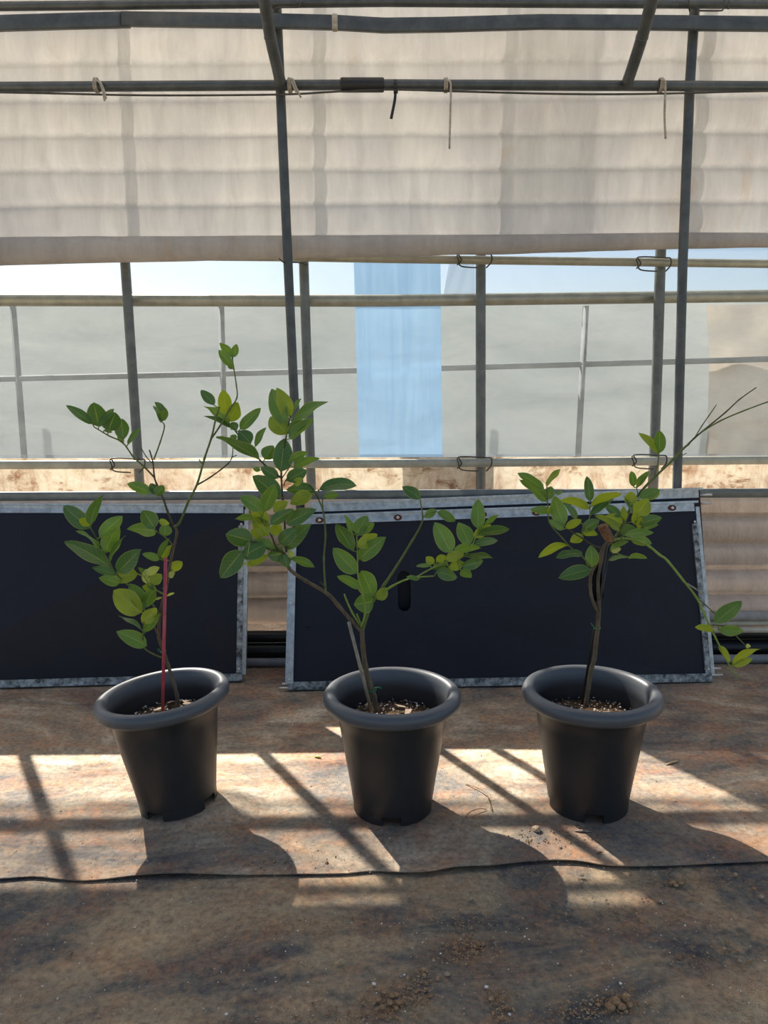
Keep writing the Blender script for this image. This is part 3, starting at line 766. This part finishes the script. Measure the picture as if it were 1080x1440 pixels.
def tie(root, x, y, Y, w_, mat='green_tie', tail=None):
    c = P(x, y, Y); R_ = w_ / 2 * PXM(Y); pts = []
    for k in range(13):
        a = 2 * pi * k / 12; pts.append(c + Vector((R_ * cos(a), R_ * .8 * sin(a), .002 * cos(a))))
    o = MB().tube(pts, .9 * PXM(Y), 6)
    if tail: o.tube(catmull([P(a, b, Y - .012) for a, b in tail], 4), .9 * PXM(Y), 6)
    return o.build('plant_tie', mat, root)
Gn, Dk, Ye, Pa = 'leaf_green', 'leaf_dark', 'leaf_yellow', 'leaf_pale'

# ---- tree with the red stake, in the leaning pot
c = POT[0]
r1 = tag(empty('potted_citrus_tree', c), 'young citrus tree with a red stake in a tilted black pot', 'potted plant')
piv = Vector((c.x - .1135, c.y, .006))
M1 = Matrix.Translation(piv) @ Matrix.Scale(.965, 4) @ Matrix.Rotation(-TILT, 4, 'Y') @ Matrix.Translation(Vector((c.x, c.y, .006)) - piv)
make_pot(r1, M1, [radians(a) for a in (248, 338, 68, 158)])
T1 = Tree(r1, c.y)
T1.branch('trunk', 'B', [(682, 1215), (676, 1150), (660, 1095), (625, 980), (600, 900), (575, 830), (580, 700), (612, 560), (632, 450), (645, 370), (675, 240), (655, 195)], 2.9, 2.0, .0, .02)
T1.branch('branch', 'A', [(655, 1075), (620, 990), (600, 930), (560, 840), (548, 800), (540, 720), (520, 650)], 1.7, 1.0, .02, .03, 'twig_dark')
T1.branch('branch', 'A', [(657, 1080), (690, 1060), (740, 940), (790, 840), (830, 700), (870, 580), (895, 470), (915, 410)], 1.9, 1.2, .02, -.04, 'twig_green')
T1.branch('branch', 'A', [(548, 805), (490, 745), (430, 690), (370, 610), (290, 570), (215, 525)], 1.4, .8, .03, -.06, 'twig_green')
T1.branch('branch', 'A', [(545, 705), (580, 610), (605, 520), (588, 490)], 1.2, .8, .03, .08, 'twig_green')
T1.branch('branch', 'A', [(532, 722), (500, 685), (475, 640)], .8, .6, .03, .05, 'twig_dark')
T1.branch('branch', 'A', [(785, 850), (870, 800), (960, 730), (985, 690), (990, 640)], 1.2, .7, .0, .07, 'twig_dark')
T1.branch('branch', 'A', [(985, 692), (1012, 680)], .7, .6, .06, .07, 'twig_dark')
T1.branch('branch', 'A', [(822, 735), (800, 705)], .9, .9, .0, -.01, 'twig_green')
T1.branch('branch', 'A', [(872, 582), (915, 520), (970, 425), (1012, 360), (1010, 290), (995, 190), (988, 140)], 1.3, .8, -.02, .03, 'twig_green')
T1.branch('branch', 'B', [(580, 700), (520, 620), (420, 545), (330, 465), (300, 410), (265, 350), (235, 290), (190, 210)], 1.6, .8, .01, -.12, 'twig_green')
T1.branch('branch', 'B', [(592, 940), (540, 918), (490, 880), (485, 790), (490, 740)], 1.3, .8, .0, -.07, 'twig_green')
T1.branch('branch', 'B', [(600, 880), (565, 800), (540, 755), (500, 690)], 1.6, 1.0, .0, -.05, 'bark')
T1.branch('branch', 'B', [(652, 305), (610, 262), (560, 228), (545, 212)], 1.1, .7, .01, -.04, 'twig_green')
T1.branch('branch', 'B', [(615, 590), (560, 560), (520, 530), (490, 480)], 1.2, .7, .01, -.06, 'twig_bright')
T1.branch('branch', 'B', [(622, 520), (640, 470), (650, 440)], 1.0, .6, .01, .04, 'twig_green')
for a in [('A', 990, 130, 915, 48, 38, Gn), ('A', 985, 130, 1012, 55, 38, Gn), ('A', 990, 180, 910, 88, 45, Gn), ('A', 990, 192, 960, 178, 20, Gn), ('A', 885, 400, 810, 315, 50, Dk),
          ('A', 200, 505, 50, 400, 45, Dk), ('A', 235, 520, 205, 385, 95, Dk), ('A', 235, 520, 322, 420, 35, Gn), ('A', 290, 545, 330, 440, 95, Dk), ('A', 375, 590, 365, 475, 70, Dk), ('A', 265, 540, 310, 552, 18, Gn), ('A', 375, 610, 340, 575, 25, Gn), ('A', 400, 620, 470, 525, 30, Gn),
          ('A', 580, 490, 542, 400, 24, Dk), ('A', 590, 490, 602, 405, 46, Gn), ('A', 602, 428, 550, 382, 32, Dk),
          ('A', 525, 890, 395, 840, 58, Gn), ('A', 560, 910, 600, 850, 50, Gn), ('A', 565, 905, 525, 840, 45, Dk),
          ('B', 190, 210, 38, 85, 84, Dk), ('B', 190, 195, 270, 15, 48, Dk), ('B', 190, 195, 125, 160, 45, Ye), ('B', 242, 262, 370, 143, 74, Gn), ('B', 270, 352, 345, 190, 80, Gn), ('B', 240, 330, 110, 225, 20, Gn), ('B', 298, 430, 42, 288, 78, Dk), ('B', 300, 395, 385, 252, 26, Gn), ('B', 345, 460, 475, 330, 88, Dk), ('B', 330, 470, 195, 432, 42, Dk), ('B', 352, 522, 236, 490, 56, Gn),
          ('B', 455, 467, 322, 492, 80, Ye), ('B', 480, 682, 318, 562, 118, Ye), ('B', 490, 670, 412, 522, 78, Gn), ('B', 490, 660, 545, 560, 68, Gn), ('B', 470, 684, 358, 668, 38, Ye), ('B', 478, 742, 562, 660, 66, Ye), ('B', 495, 800, 582, 690, 48, Gn), ('B', 475, 780, 345, 705, 22, Dk), ('B', 505, 872, 335, 792, 78, Gn),
          ('B', 550, 212, 480, 110, 82, Dk), ('B', 560, 226, 395, 215, 68, Gn), ('B', 605, 255, 612, 185, 62, Gn), ('B', 575, 168, 635, 186, 32, Ye), ('B', 575, 380, 635, 265, 30, Dk), ('B', 590, 382, 645, 305, 38, Ye), ('B', 580, 386, 480, 355, 38, Gn), ('B', 640, 450, 706, 400, 52, Ye), ('B', 630, 482, 665, 460, 32, Pa),
          ('B', 520, 522, 500, 440, 62, Pa), ('B', 500, 472, 578, 430, 40, Pa), ('B', 530, 522, 590, 470, 58, Ye), ('B', 540, 560, 460, 430, 38, Gn), ('B', 560, 562, 480, 538, 44, Ye), ('B', 620, 592, 662, 575, 13, Pa), ('B', 555, 612, 592, 600, 13, Pa)]:
    T1.leaf(*a)
rod(r1, [cp('B', 612, 378), cp('B', 595, 1238)], [c.y - .018, c.y - .022], 4.9, 'red_stake')
tie(r1, *cp('B', 610, 545), c.y - .01, 7); tie(r1, *cp('B', 598, 905), c.y - .01, 8, tail=[cp('B', 582, 905), cp('B', 572, 890), cp('B', 570, 905)])

# ---- tree with the bare grey stake
c = POT[1]
r2 = tag(empty('potted_citrus_tree', c), 'widest spreading citrus tree with a short grey stake in a black pot', 'potted plant')
make_pot(r2, Matrix.Translation(c), [radians(a) for a in (266, 356, 86, 176)])
T2 = Tree(r2, c.y)
T2.branch('trunk', 'D', [(358, 1228), (345, 1150), (325, 1090), (302, 1000), (290, 900), (285, 820)], 4.2, 3.4, .0, .0)
T2.branch('branch', 'D', [(285, 822), (230, 765), (165, 690), (110, 630), (0, 565), (-60, 525), (-85, 500), (-108, 450)], 3.0, 2.2, .0, -.05)
T2.branch('branch', 'D', [(285, 822), (310, 740), (345, 660), (400, 580), (460, 490), (540, 360), (580, 290), (592, 240), (580, 165)], 2.8, .9, .0, .05, 'twig_green')
T2.branch('branch', 'C', [(553, 1110), (545, 1000), (540, 900), (530, 780), (520, 620), (530, 500), (560, 330), (578, 250)], 1.7, 1.0, -.05, -.02, 'twig_dark')
T2.branch('branch', 'C', [(545, 1120), (490, 1085), (460, 1010), (425, 950), (390, 900)], 1.4, .8, -.05, -.12, 'twig_dark')
T2.branch('branch', 'C', [(510, 1105), (440, 1090), (380, 1050), (320, 1045)], 1.1, .7, -.06, -.14, 'twig_dark')
T2.branch('branch', 'C', [(520, 640), (430, 570), (370, 510), (300, 430), (250, 370), (190, 290)], 1.5, .8, -.04, .04, 'twig_dark')
T2.branch('branch', 'C', [(806, 1372), (798, 1330), (790, 1150), (800, 1000), (785, 850), (755, 770), (755, 715)], 1.6, .9, -.03, .04, 'twig_green')
T2.branch('branch', 'C', [(757, 775), (725, 720), (690, 680)], .9, .6, .03, .0, 'twig_dark')
T2.branch('branch', 'C', [(782, 830), (780, 760)], 1.0, .9, .03, .03, 'twig_green')
T2.branch('branch', 'C', [(800, 1335), (765, 1295)], 1.4, 1.2, -.03, -.03, 'twig_dark')
T2.branch('branch', 'C', [(525, 640), (560, 590), (580, 560)], .8, .5, -.04, -.06, 'twig_dark')
T2.branch('branch', 'C', [(535, 690), (560, 640), (620, 660)], .8, .5, -.04, -.0, 'twig_dark')
T2.branch('branch', 'D', [(278, 800), (300, 725), (285, 620), (265, 540), (262, 430), (258, 330)], 1.5, .8, -.005, -.09, 'twig_bright')
T2.branch('branch', 'D', [(275, 790), (235, 725), (205, 660), (195, 632)], 1.6, 1.1, -.0, -.03, 'twig_bright')
T2.branch('branch', 'D', [(280, 785), (258, 732)], 1.3, 1.0, -.0, -.03, 'twig_bright')
T2.branch('branch', 'D', [(350, 650), (440, 590), (530, 552), (650, 540)], 1.8, .9, -.0, -.07, 'twig_bright')
T2.branch('branch', 'D', [(560, 545), (640, 500), (720, 465), (800, 440), (850, 370), (870, 310)], 1.1, .7, -.05, -.1, 'twig_bright')
T2.branch('branch', 'D', [(590, 245), (620, 225), (660, 212)], .8, .6, .05, .0, 'twig_green')
for a in [('C', 555, 310, 460, 75, 96, Gn), ('C', 575, 250, 490, 70, 82, Ye), ('C', 600, 215, 648, 135, 22, Gn), ('C', 590, 275, 812, 155, 58, Gn), ('C', 555, 362, 450, 252, 112, Ye), ('C', 545, 352, 690, 280, 64, Gn), ('C', 570, 392, 728, 265, 62, Gn),
          ('C', 355, 440, 425, 320, 38, Gn), ('C', 415, 522, 470, 435, 78, Gn), ('C', 515, 600, 538, 390, 114, Dk), ('C', 570, 530, 686, 475, 46, Gn), ('C', 600, 570, 762, 515, 46, Gn), ('C', 555, 656, 682, 590, 78, Dk), ('C', 500, 640, 390, 572, 64, Dk), ('C', 388, 590, 340, 582, 28, Gn), ('C', 512, 762, 338, 628, 112, Dk),
          ('C', 410, 857, 482, 683, 82, Gn), ('C', 392, 842, 258, 758, 80, Gn), ('C', 600, 682, 655, 640, 42, Ye), ('C', 735, 720, 550, 716, 78, Dk), ('C', 715, 740, 575, 805, 78, Ye), ('C', 762, 712, 998, 688, 74, Dk, .28), ('C', 790, 755, 885, 748, 42, Gn),
          ('C', 450, 932, 600, 838, 68, Dk), ('C', 555, 930, 742, 838, 84, Dk), ('C', 470, 852, 562, 788, 64, Ye), ('C', 440, 930, 332, 842, 76, Ye), ('C', 430, 922, 228, 898, 34, Gn), ('C', 440, 1002, 338, 900, 88, Ye), ('C', 468, 1002, 512, 935, 64, Ye), ('C', 400, 1012, 328, 968, 58, Ye), ('C', 475, 1082, 350, 1028, 58, Gn),
          ('C', 340, 1040, 168, 995, 110, Dk), ('C', 275, 1100, 138, 1272, 114, Dk), ('C', 420, 1060, 268, 1145, 108, Dk), ('C', 432, 1130, 298, 1197, 50, Ye), ('C', 300, 1180, 218, 1222, 20, Pa), ('C', 510, 1056, 625, 958, 84, Dk), ('C', 540, 1082, 712, 930, 94, Dk), ('C', 540, 1112, 432, 1132, 88, Dk), ('C', 532, 1122, 560, 1205, 64, Dk), ('C', 580, 1150, 732, 1205, 48, Gn), ('C', 600, 1142, 560, 1098, 38, Pa),
          ('C', 380, 522, 108, 382, 58, Dk), ('C', 210, 330, 30, 188, 42, Gn), ('C', 200, 322, 25, 248, 28, Dk), ('C', 180, 242, 150, 82, 74, Ye), ('C', 190, 282, 246, 162, 78, Ye), ('C', 260, 332, 392, 198, 62, Gn), ('C', 326, 422, 250, 343, 86, Dk), ('C', 232, 402, 198, 372, 48, Gn), ('C', 240, 332, 200, 288, 44, Dk),
          ('D', 240, 412, 153, 278, 64, Dk), ('D', 235, 322, 193, 230, 28, Gn), ('D', 255, 332, 312, 235, 66, Gn), ('D', 270, 332, 348, 272, 42, Gn), ('D', 260, 392, 362, 328, 58, Ye), ('D', 270, 456, 407, 343, 74, Gn), ('D', 260, 526, 138, 398, 80, Gn), ('D', 280, 602, 158, 540, 42, Gn), ('D', 345, 642, 283, 512, 92, Gn), ('D', 365, 660, 408, 598, 50, Ye), ('D', 345, 665, 243, 685, 90, Gn),
          ('D', 580, 150, 488, 88, 50, Dk, .25), ('D', 605, 245, 662, 203, 38, Gn), ('D', 668, 215, 757, 262, 44, Gn), ('D', 735, 422, 653, 268, 84, Gn), ('D', 875, 302, 875, 150, 64, Gn), ('D', 830, 382, 773, 268, 70, Gn), ('D', 850, 342, 937, 278, 44, Ye), ('D', 870, 332, 1032, 303, 44, Dk), ('D', 905, 282, 982, 228, 22, Gn), ('D', 855, 382, 972, 360, 38, Dk), ('D', 745, 422, 887, 400, 44, Gn), ('D', 800, 440, 948, 450, 30, Dk), ('D', 790, 490, 897, 463, 48, Dk), ('D', 710, 452, 802, 430, 46, Ye), ('D', 725, 497, 802, 473, 44, Ye), ('D', 660, 520, 767, 548, 56, Dk), ('D', 640, 502, 722, 478, 30, Dk), ('D', 650, 476, 608, 443, 38, Ye), ('D', 660, 467, 712, 438, 34, Ye), ('D', 635, 492, 558, 490, 20, Gn), ('D', 575, 556, 508, 543, 22, Gn), ('D', 785, 510, 840, 548, 44, Gn)]:
    T2.leaf(*a)
rod(r2, [cp('D', 218, 773), cp('D', 332, 1222)], [c.y - .02, c.y - .012], 5.2, 'grey_stake')
tie(r2, *cp('D', 335, 1118), c.y - .005, 13, tail=[cp('D', 345, 1108), cp('D', 365, 1104), cp('D', 384, 1110)])

# ---- tree with the black stake and the drooping twig
c = POT[2]
r3 = tag(empty('potted_citrus_tree', c), 'citrus tree with a black stake, bushy crown and one long drooping twig', 'potted plant')
make_pot(r3, Matrix.Translation(c), [radians(a) for a in (264, 354, 84, 174)])
T3 = Tree(r3, c.y)
T3.branch('trunk', 'J', [(243, 1345), (262, 1200), (285, 1060), (308, 980), (322, 850), (335, 740), (345, 610)], 3.6, 3.2, .0, .0)
T3.branch('branch', 'J', [(348, 625), (310, 560), (285, 480), (277, 400), (285, 310), (325, 235), (380, 110), (430, 50)], 2.3, 2.4, .0, -.02)
T3.branch('branch', 'J', [(350, 610), (345, 540), (338, 440), (340, 340), (362, 220), (385, 100)], 2.4, 2.2, .0, .01, 'bark')
T3.branch('branch', 'I', [(270, 1250), (330, 1190), (420, 1060), (480, 920), (540, 800), (620, 690), (720, 580), (960, 350), (1060, 240), (1130, 185)], 2.2, 1.6, -.0, .09, 'twig_green')
T3.branch('branch', 'F', [(742, 285), (770, 258), (815, 220), (900, 150), (960, 95), (1030, 45)], 1.4, .8, .09, .16, 'twig_dark')
T3.branch('branch', 'F', [(800, 232), (815, 222), (880, 185), (960, 150), (1080, 105), (1130, 92)], 1.3, .8, .10, .08, 'twig_green')
T3.branch('branch', 'F', [(772, 255), (800, 208), (830, 165), (862, 118)], 1.0, .7, .09, .05, 'twig_green')
T3.branch('branch', 'F', [(690, 342), (738, 322)], .8, .5, .08, .08, 'twig_green')
T3.branch('branch', 'I', [(260, 1250), (340, 1205), (450, 1190), (600, 1220), (710, 1280), (820, 1370), (900, 1430), (1090, 1667)], 1.9, 1.6, -.0, -.06, 'twig_bright')
T3.branch('branch', 'G', [(185, 0), (300, 150), (380, 310), (440, 450), (510, 590), (560, 690), (650, 870), (755, 1035)], 1.6, .8, -.06, -.10, 'twig_bright')
T3.branch('branch', 'G', [(300, 150), (400, 235), (490, 320), (530, 360)], 1.0, .8, -.06, -.03, 'twig_green')
T3.branch('branch', 'G', [(205, 5), (290, 60), (375, 122)], 1.1, 1.0, -.06, -.08, 'grey_stake')
T3.branch('branch', 'G', [(480, 450), (600, 470), (680, 515), (760, 600), (845, 685)], .9, .7, -.07, -.05, 'twig_green')
T3.branch('branch', 'H', [(850, 1205), (740, 1070), (640, 1000), (540, 890), (400, 720), (385, 560), (375, 470), (372, 340)], 1.2, .7, -.02, -.13, 'twig_green')
T3.branch('branch', 'H', [(960, 990), (860, 960), (740, 880), (640, 820), (560, 760)], 1.2, .8, -.02, -.12, 'twig_dark')
T3.branch('branch', 'H', [(760, 885), (750, 800), (800, 720), (830, 650), (830, 490)], 1.0, .7, -.06, .0, 'twig_green')
T3.branch('branch', 'I', [(590, 735), (578, 690), (568, 645)], .8, .6, .04, .04, 'twig_green')
T3.branch('branch', 'I', [(760, 520), (795, 400), (805, 290)], .9, .7, .05, .0, 'twig_green')
T3.branch('branch', 'I', [(410, 1200), (400, 1130), (430, 1050), (540, 1010), (600, 1000)], 1.0, .7, -.01, -.08, 'twig_green')
T3.branch('branch', 'I', [(300, 1230), (330, 1330), (290, 1400)], .8, .5, .0, .06, 'twig_green')
gw = MB().tube(catmull([P(*cp('I', x, y), c.y - .015) for x, y in ((300, 1225), (262, 1165), (225, 1095), (205, 1050))], 4), [7.2 * PXM(c.y) * k for k in (.72, .8, .88, .92, .96, 1, 1, 1, .97, 1, 1.02, 1.0, .95)], 14).build('graft_stub', 'bark_brown', r3)
gw['label'] = 'brown peeling cut stub'
for a in [('H', 337, 362, 62, 190, 92, Gn), ('H', 372, 492, 78, 258, 92, Gn), ('H', 370, 332, 518, 145, 60, Ye), ('H', 385, 472, 420, 333, 102, Gn), ('H', 465, 412, 538, 383, 38, Gn), ('H', 557, 747, 450, 438, 148, Gn), ('H', 435, 602, 193, 580, 78, Gn), ('H', 440, 612, 385, 560, 66, Ye), ('H', 550, 792, 388, 690, 70, Gn), ('H', 570, 782, 742, 690, 76, Ye), ('H', 828, 572, 512, 482, 84, Ye, .28), ('H', 692, 692, 548, 508, 64, Dk), ('H', 830, 492, 798, 223, 92, Dk),
          ('I', 80, 852, 412, 718, 82, Ye, .2), ('I', 80, 942, 322, 768, 78, Dk), ('H', 755, 802, 932, 688, 108, Dk), ('H', 757, 862, 618, 925, 96, Ye), ('H', 760, 812, 912, 850, 80, Ye), ('H', 592, 962, 283, 1092, 82, Ye), ('H', 745, 1045, 467, 1092, 80, Dk), ('H', 847, 1197, 840, 958, 126, Gn), ('H', 837, 1217, 493, 1312, 138, Dk),
          ('I', 540, 642, 515, 473, 70, Gn), ('I', 570, 642, 702, 473, 66, Gn), ('I', 577, 647, 692, 508, 44, Ye), ('I', 805, 282, 587, 63, 72, Ye), ('I', 810, 282, 812, 38, 108, Gn), ('I', 600, 762, 820, 675, 108, Gn), ('I', 690, 772, 818, 713, 56, Ye), ('I', 570, 945, 695, 765, 158, Ye), ('I', 520, 842, 510, 688, 118, Ye), ('I', 532, 922, 428, 738, 50, Dk), ('I', 402, 962, 228, 828, 86, Dk), ('I', 440, 1002, 430, 848, 66, Ye), ('I', 422, 1032, 236, 948, 120, Ye), ('I', 392, 1112, 128, 948, 70, Ye), ('I', 390, 1112, 584, 1102, 108, Gn), ('I', 600, 1042, 838, 968, 108, Dk), ('I', 635, 1092, 804, 1043, 50, Gn), ('I', 430, 1160, 753, 1130, 82, Gn), ('I', 510, 1190, 735, 1245, 102, Gn), ('I', 570, 1052, 560, 898, 78, Ye), ('I', 590, 1092, 622, 958, 56, Ye), ('I', 290, 1312, 492, 1223, 56, Gn), ('I', 290, 1322, 405, 1302, 66, Pa), ('I', 270, 1432, 482, 1388, 40, Gn), ('I', 480, 1390, 682, 1406, 54, Gn),
          ('G', 500, 437, 797, 196, 148, Gn), ('G', 535, 497, 808, 517, 104, Gn, .2), ('G', 502, 522, 287, 475, 72, Ye), ('G', 550, 677, 668, 862, 62, Ye), ('G', 695, 887, 1003, 713, 66, Ye), ('G', 695, 892, 913, 815, 72, Ye), ('G', 840, 682, 893, 690, 44, Pa)]:
    T3.leaf(*a)
rod(r3, [cp('J', 212, 1335), cp('J', 300, 800), cp('J', 365, 460), cp('J', 422, 100)], [c.y + .012, c.y + .016, c.y + .02, c.y + .02], 4.2, 'black_plastic')
tie(r3, *cp('J', 330, 738), c.y + .0, 9, tail=[cp('J', 312, 735), cp('J', 295, 718), cp('J', 284, 700)])

# ================================================================== LITTER ON THE GROUND
def ground_z(x, y): return mat_h(x, y) if y > edge_y(x) else 0.0
def stone(name, px, py, wpx, mat, label, cat, group=None, flat=.7, seed=0):
    g = G(px, py); z = ground_z(g.x, g.y); r = wpx / 2 * PXM(g.length)
    bm = bmesh.new(); bmesh.ops.create_icosphere(bm, subdivisions=2, radius=r)
    for v_ in bm.verts:
        k = 1 + .35 * nz(v_.co.x / r * 1.1 + seed * 7, v_.co.y / r * 1.1, v_.co.z / r * 1.1)
        v_.co = Vector((v_.co.x * k * 1.1, v_.co.y * k, v_.co.z * k * flat))
    me = bpy.data.meshes.new(name); zmin = min(v_.co.z for v_ in bm.verts)
    bm.to_mesh(me); bm.free(); me.materials.append(M[mat])
    o = bpy.data.objects.new(name, me); col.objects.link(o); o.location = (g.x, g.y, z - zmin - r * .12)
    return tag(o, label, cat, group)
stone('pebble', 755, 1170, 12, 'pebble', 'round tan pebble lying on the rust-stained cloth between two pots', 'pebble', seed=1)
stone('pebble', 629, 1371, 9, 'pebble', 'single round tan pebble on the front cloth by straw-coloured dirt', 'pebble', seed=2)
stone('pebble', 526, 1385, 6, 'perlite', 'white perlite lump at the edge of a soil clump', 'pebble', seed=3)
stone('pebble', 684, 1389, 6, 'perlite', 'lone white perlite lump on bare front cloth', 'pebble', seed=4)
for k, (x, y, w_) in enumerate(((662, 1264, 8), (575, 1261, 5), (145, 1279, 6), (300, 1284, 4), (652, 1419, 5), (818, 1232, 7), (928, 1268, 7), (1034, 1231, 6), (1070, 1262, 7), (990, 1423, 6), (465, 1331, 5), (1040, 1352, 5))):
    stone('pebble', x, y, w_, 'pebble', 'small tan pebble scattered on the grey front cloth', 'pebble', 'small pebbles on the front cloth', seed=10 + k)
for k, (x, y, w_) in enumerate(((866, 1413, 15), (880, 1408, 12), (858, 1420, 13), (874, 1419, 12), (885, 1416, 9))):
    stone('soil_clod', x, y, w_, 'clod', 'brown crumbly clod in the small heap on the front cloth', 'clod', 'heap of clods', .8, 30 + k)
for k, (x, y, w_) in enumerate(((531, 1408, 10), (540, 1398, 9), (548, 1412, 10), (561, 1412, 8), (538, 1418, 9), (551, 1402, 8), (517, 1425, 8), (557, 1420, 7))):
    stone('soil_clod', x, y, w_, 'clod', 'dark brown lump in the rooty soil clump at the front', 'clod', 'rooty soil clump', .8, 40 + k)
for k, (x, y, w_) in enumerate(((945, 1242, 9), (957, 1243, 8), (950, 1246, 7))):
    stone('soil_clod', x, y, w_, 'clod', 'crumb of earth beside the cloth edge below the staked pot', 'clod', 'crumbs at the cloth edge', .6, 60 + k)
def flake(px, py, dx, dy, wpx, mat, label, cat, name):
    a = G(px - dx, py - dy); b = G(px + dx, py + dy); z = ground_z((a.x + b.x) / 2, (a.y + b.y) / 2) + .002
    ax = b - a; sd_ = Vector((-ax.y, ax.x, 0)).normalized() * wpx / 2 * PXM(a.length)
    def fn(u, v_):
        w_ = sin(pi * min(.97, max(.03, u))) ** .6; p = a + ax * u + sd_ * (v_ * 2 - 1) * w_
        return Vector((p.x, p.y, z + .004 * sin(pi * u) * (1 - (v_ * 2 - 1) ** 2 * .8) + .002 * u))
    vs, fs = grid(9, 5, fn); o = obj(name, vs, fs, mat)
    s_ = o.modifiers.new('thickness', 'SOLIDIFY'); s_.thickness = .0012
    return tag(o, label, cat)
flake(477, 1355, 6, -3.5, 6, 'dry_straw', 'pale curled dry leaf scrap lying on the front cloth', 'dry leaf', 'dry_leaf')
flake(98, 1344, 5, -4, 6, 'chip', 'brown crumpled dry leaf scrap on the front cloth', 'dry leaf', 'dry_leaf')
flake(447, 1067, 5, 1, 5, 'leaf_pale', 'pale yellow leaf scrap on the sunlit cloth between pots', 'leaf scrap', 'leaf_scrap')
flake(945, 1075, 9, -2.5, 4, 'dry_straw', 'pale dry wisp on the shaded cloth beside the pot', 'dry leaf', 'dry_leaf')
flake(843, 1203, 5, -.5, 4, 'bark_brown', 'dark brown bark scrap at the cloth edge below a pot', 'bark scrap', 'bark_scrap')
flake(820, 1172, 13, 1, 5, 'chip', 'crumbled pale debris line at the foot of the pot with the black stake', 'debris', 'debris_strip')
def ground_twig(pts, r, label):
    q = [G(x, y) for x, y in pts]; q = [Vector((p.x, p.y, ground_z(p.x, p.y) + .003 + .006 * sin(pi * k / (len(q) - 1)))) for k, p in enumerate(q)]
    tag(MB().tube(catmull(q, 4), r, 6).build('dry_twig', 'clod'), label, 'twig')
ground_twig([(655, 1105), (672, 1113), (684, 1122), (688, 1134), (692, 1143)], .0016, 'thin curved dry twig on the sunlit cloth between two pots')
ground_twig([(648, 1163), (658, 1150), (672, 1143), (684, 1141)], .0012, 'thin straight dry twig lying just below the curved twig')
# grit nobody could count
grit = MB(); grit_m = []
def scatter(n, mi, region, smin, smax):
    for k in range(n):
        x, y = region()
        g = G(x, y); z = ground_z(g.x, g.y)
        if any((g.x - c_.x) ** 2 + (g.y - c_.y) ** 2 < .125 ** 2 for c_ in POT.values()): continue
        s = random.uniform(smin, smax) * (1 if random.random() < .9 else 1.7)
        grit.add(*rock(Vector((g.x, g.y, z + s * .35)), s)); grit_m.extend([mi] * 8)
def anywhere(): return random.uniform(-40, 1120), 985 + 455 * random.random() ** .8
def clusters():
    cx, cy, sx, sy = random.choice(((540, 1408, 28, 14), (590, 1392, 10, 18), (655, 1315, 18, 22), (655, 1335, 25, 10), (705, 1415, 10, 16), (870, 1408, 26, 10), (820, 1420, 30, 10), (1000, 1345, 40, 25), (330, 1215, 90, 10), (470, 1300, 60, 10), (960, 1240, 60, 8), (880, 1290, 70, 15), (800, 1180, 60, 8), (500, 1430, 60, 8)))
    return random.gauss(cx, sx), min(1445, random.gauss(cy, sy))
scatter(520, 0, anywhere, .0009, .0022)
scatter(1500, 1, anywhere, .0009, .0024)
scatter(1300, 2, clusters, .0012, .0038)
scatter(700, 3, clusters, .0010, .0026)
o = grit.build('grit', 'perlite', None, False)
for k in ('pebble', 'clod', 'dry_straw'): o.data.materials.append(M[k])
o.data.polygons.foreach_set('material_index', grit_m)
tag(o, 'fine white, tan and brown grit and soil crumbs strewn over both ground cloths', 'grit', kind='stuff')
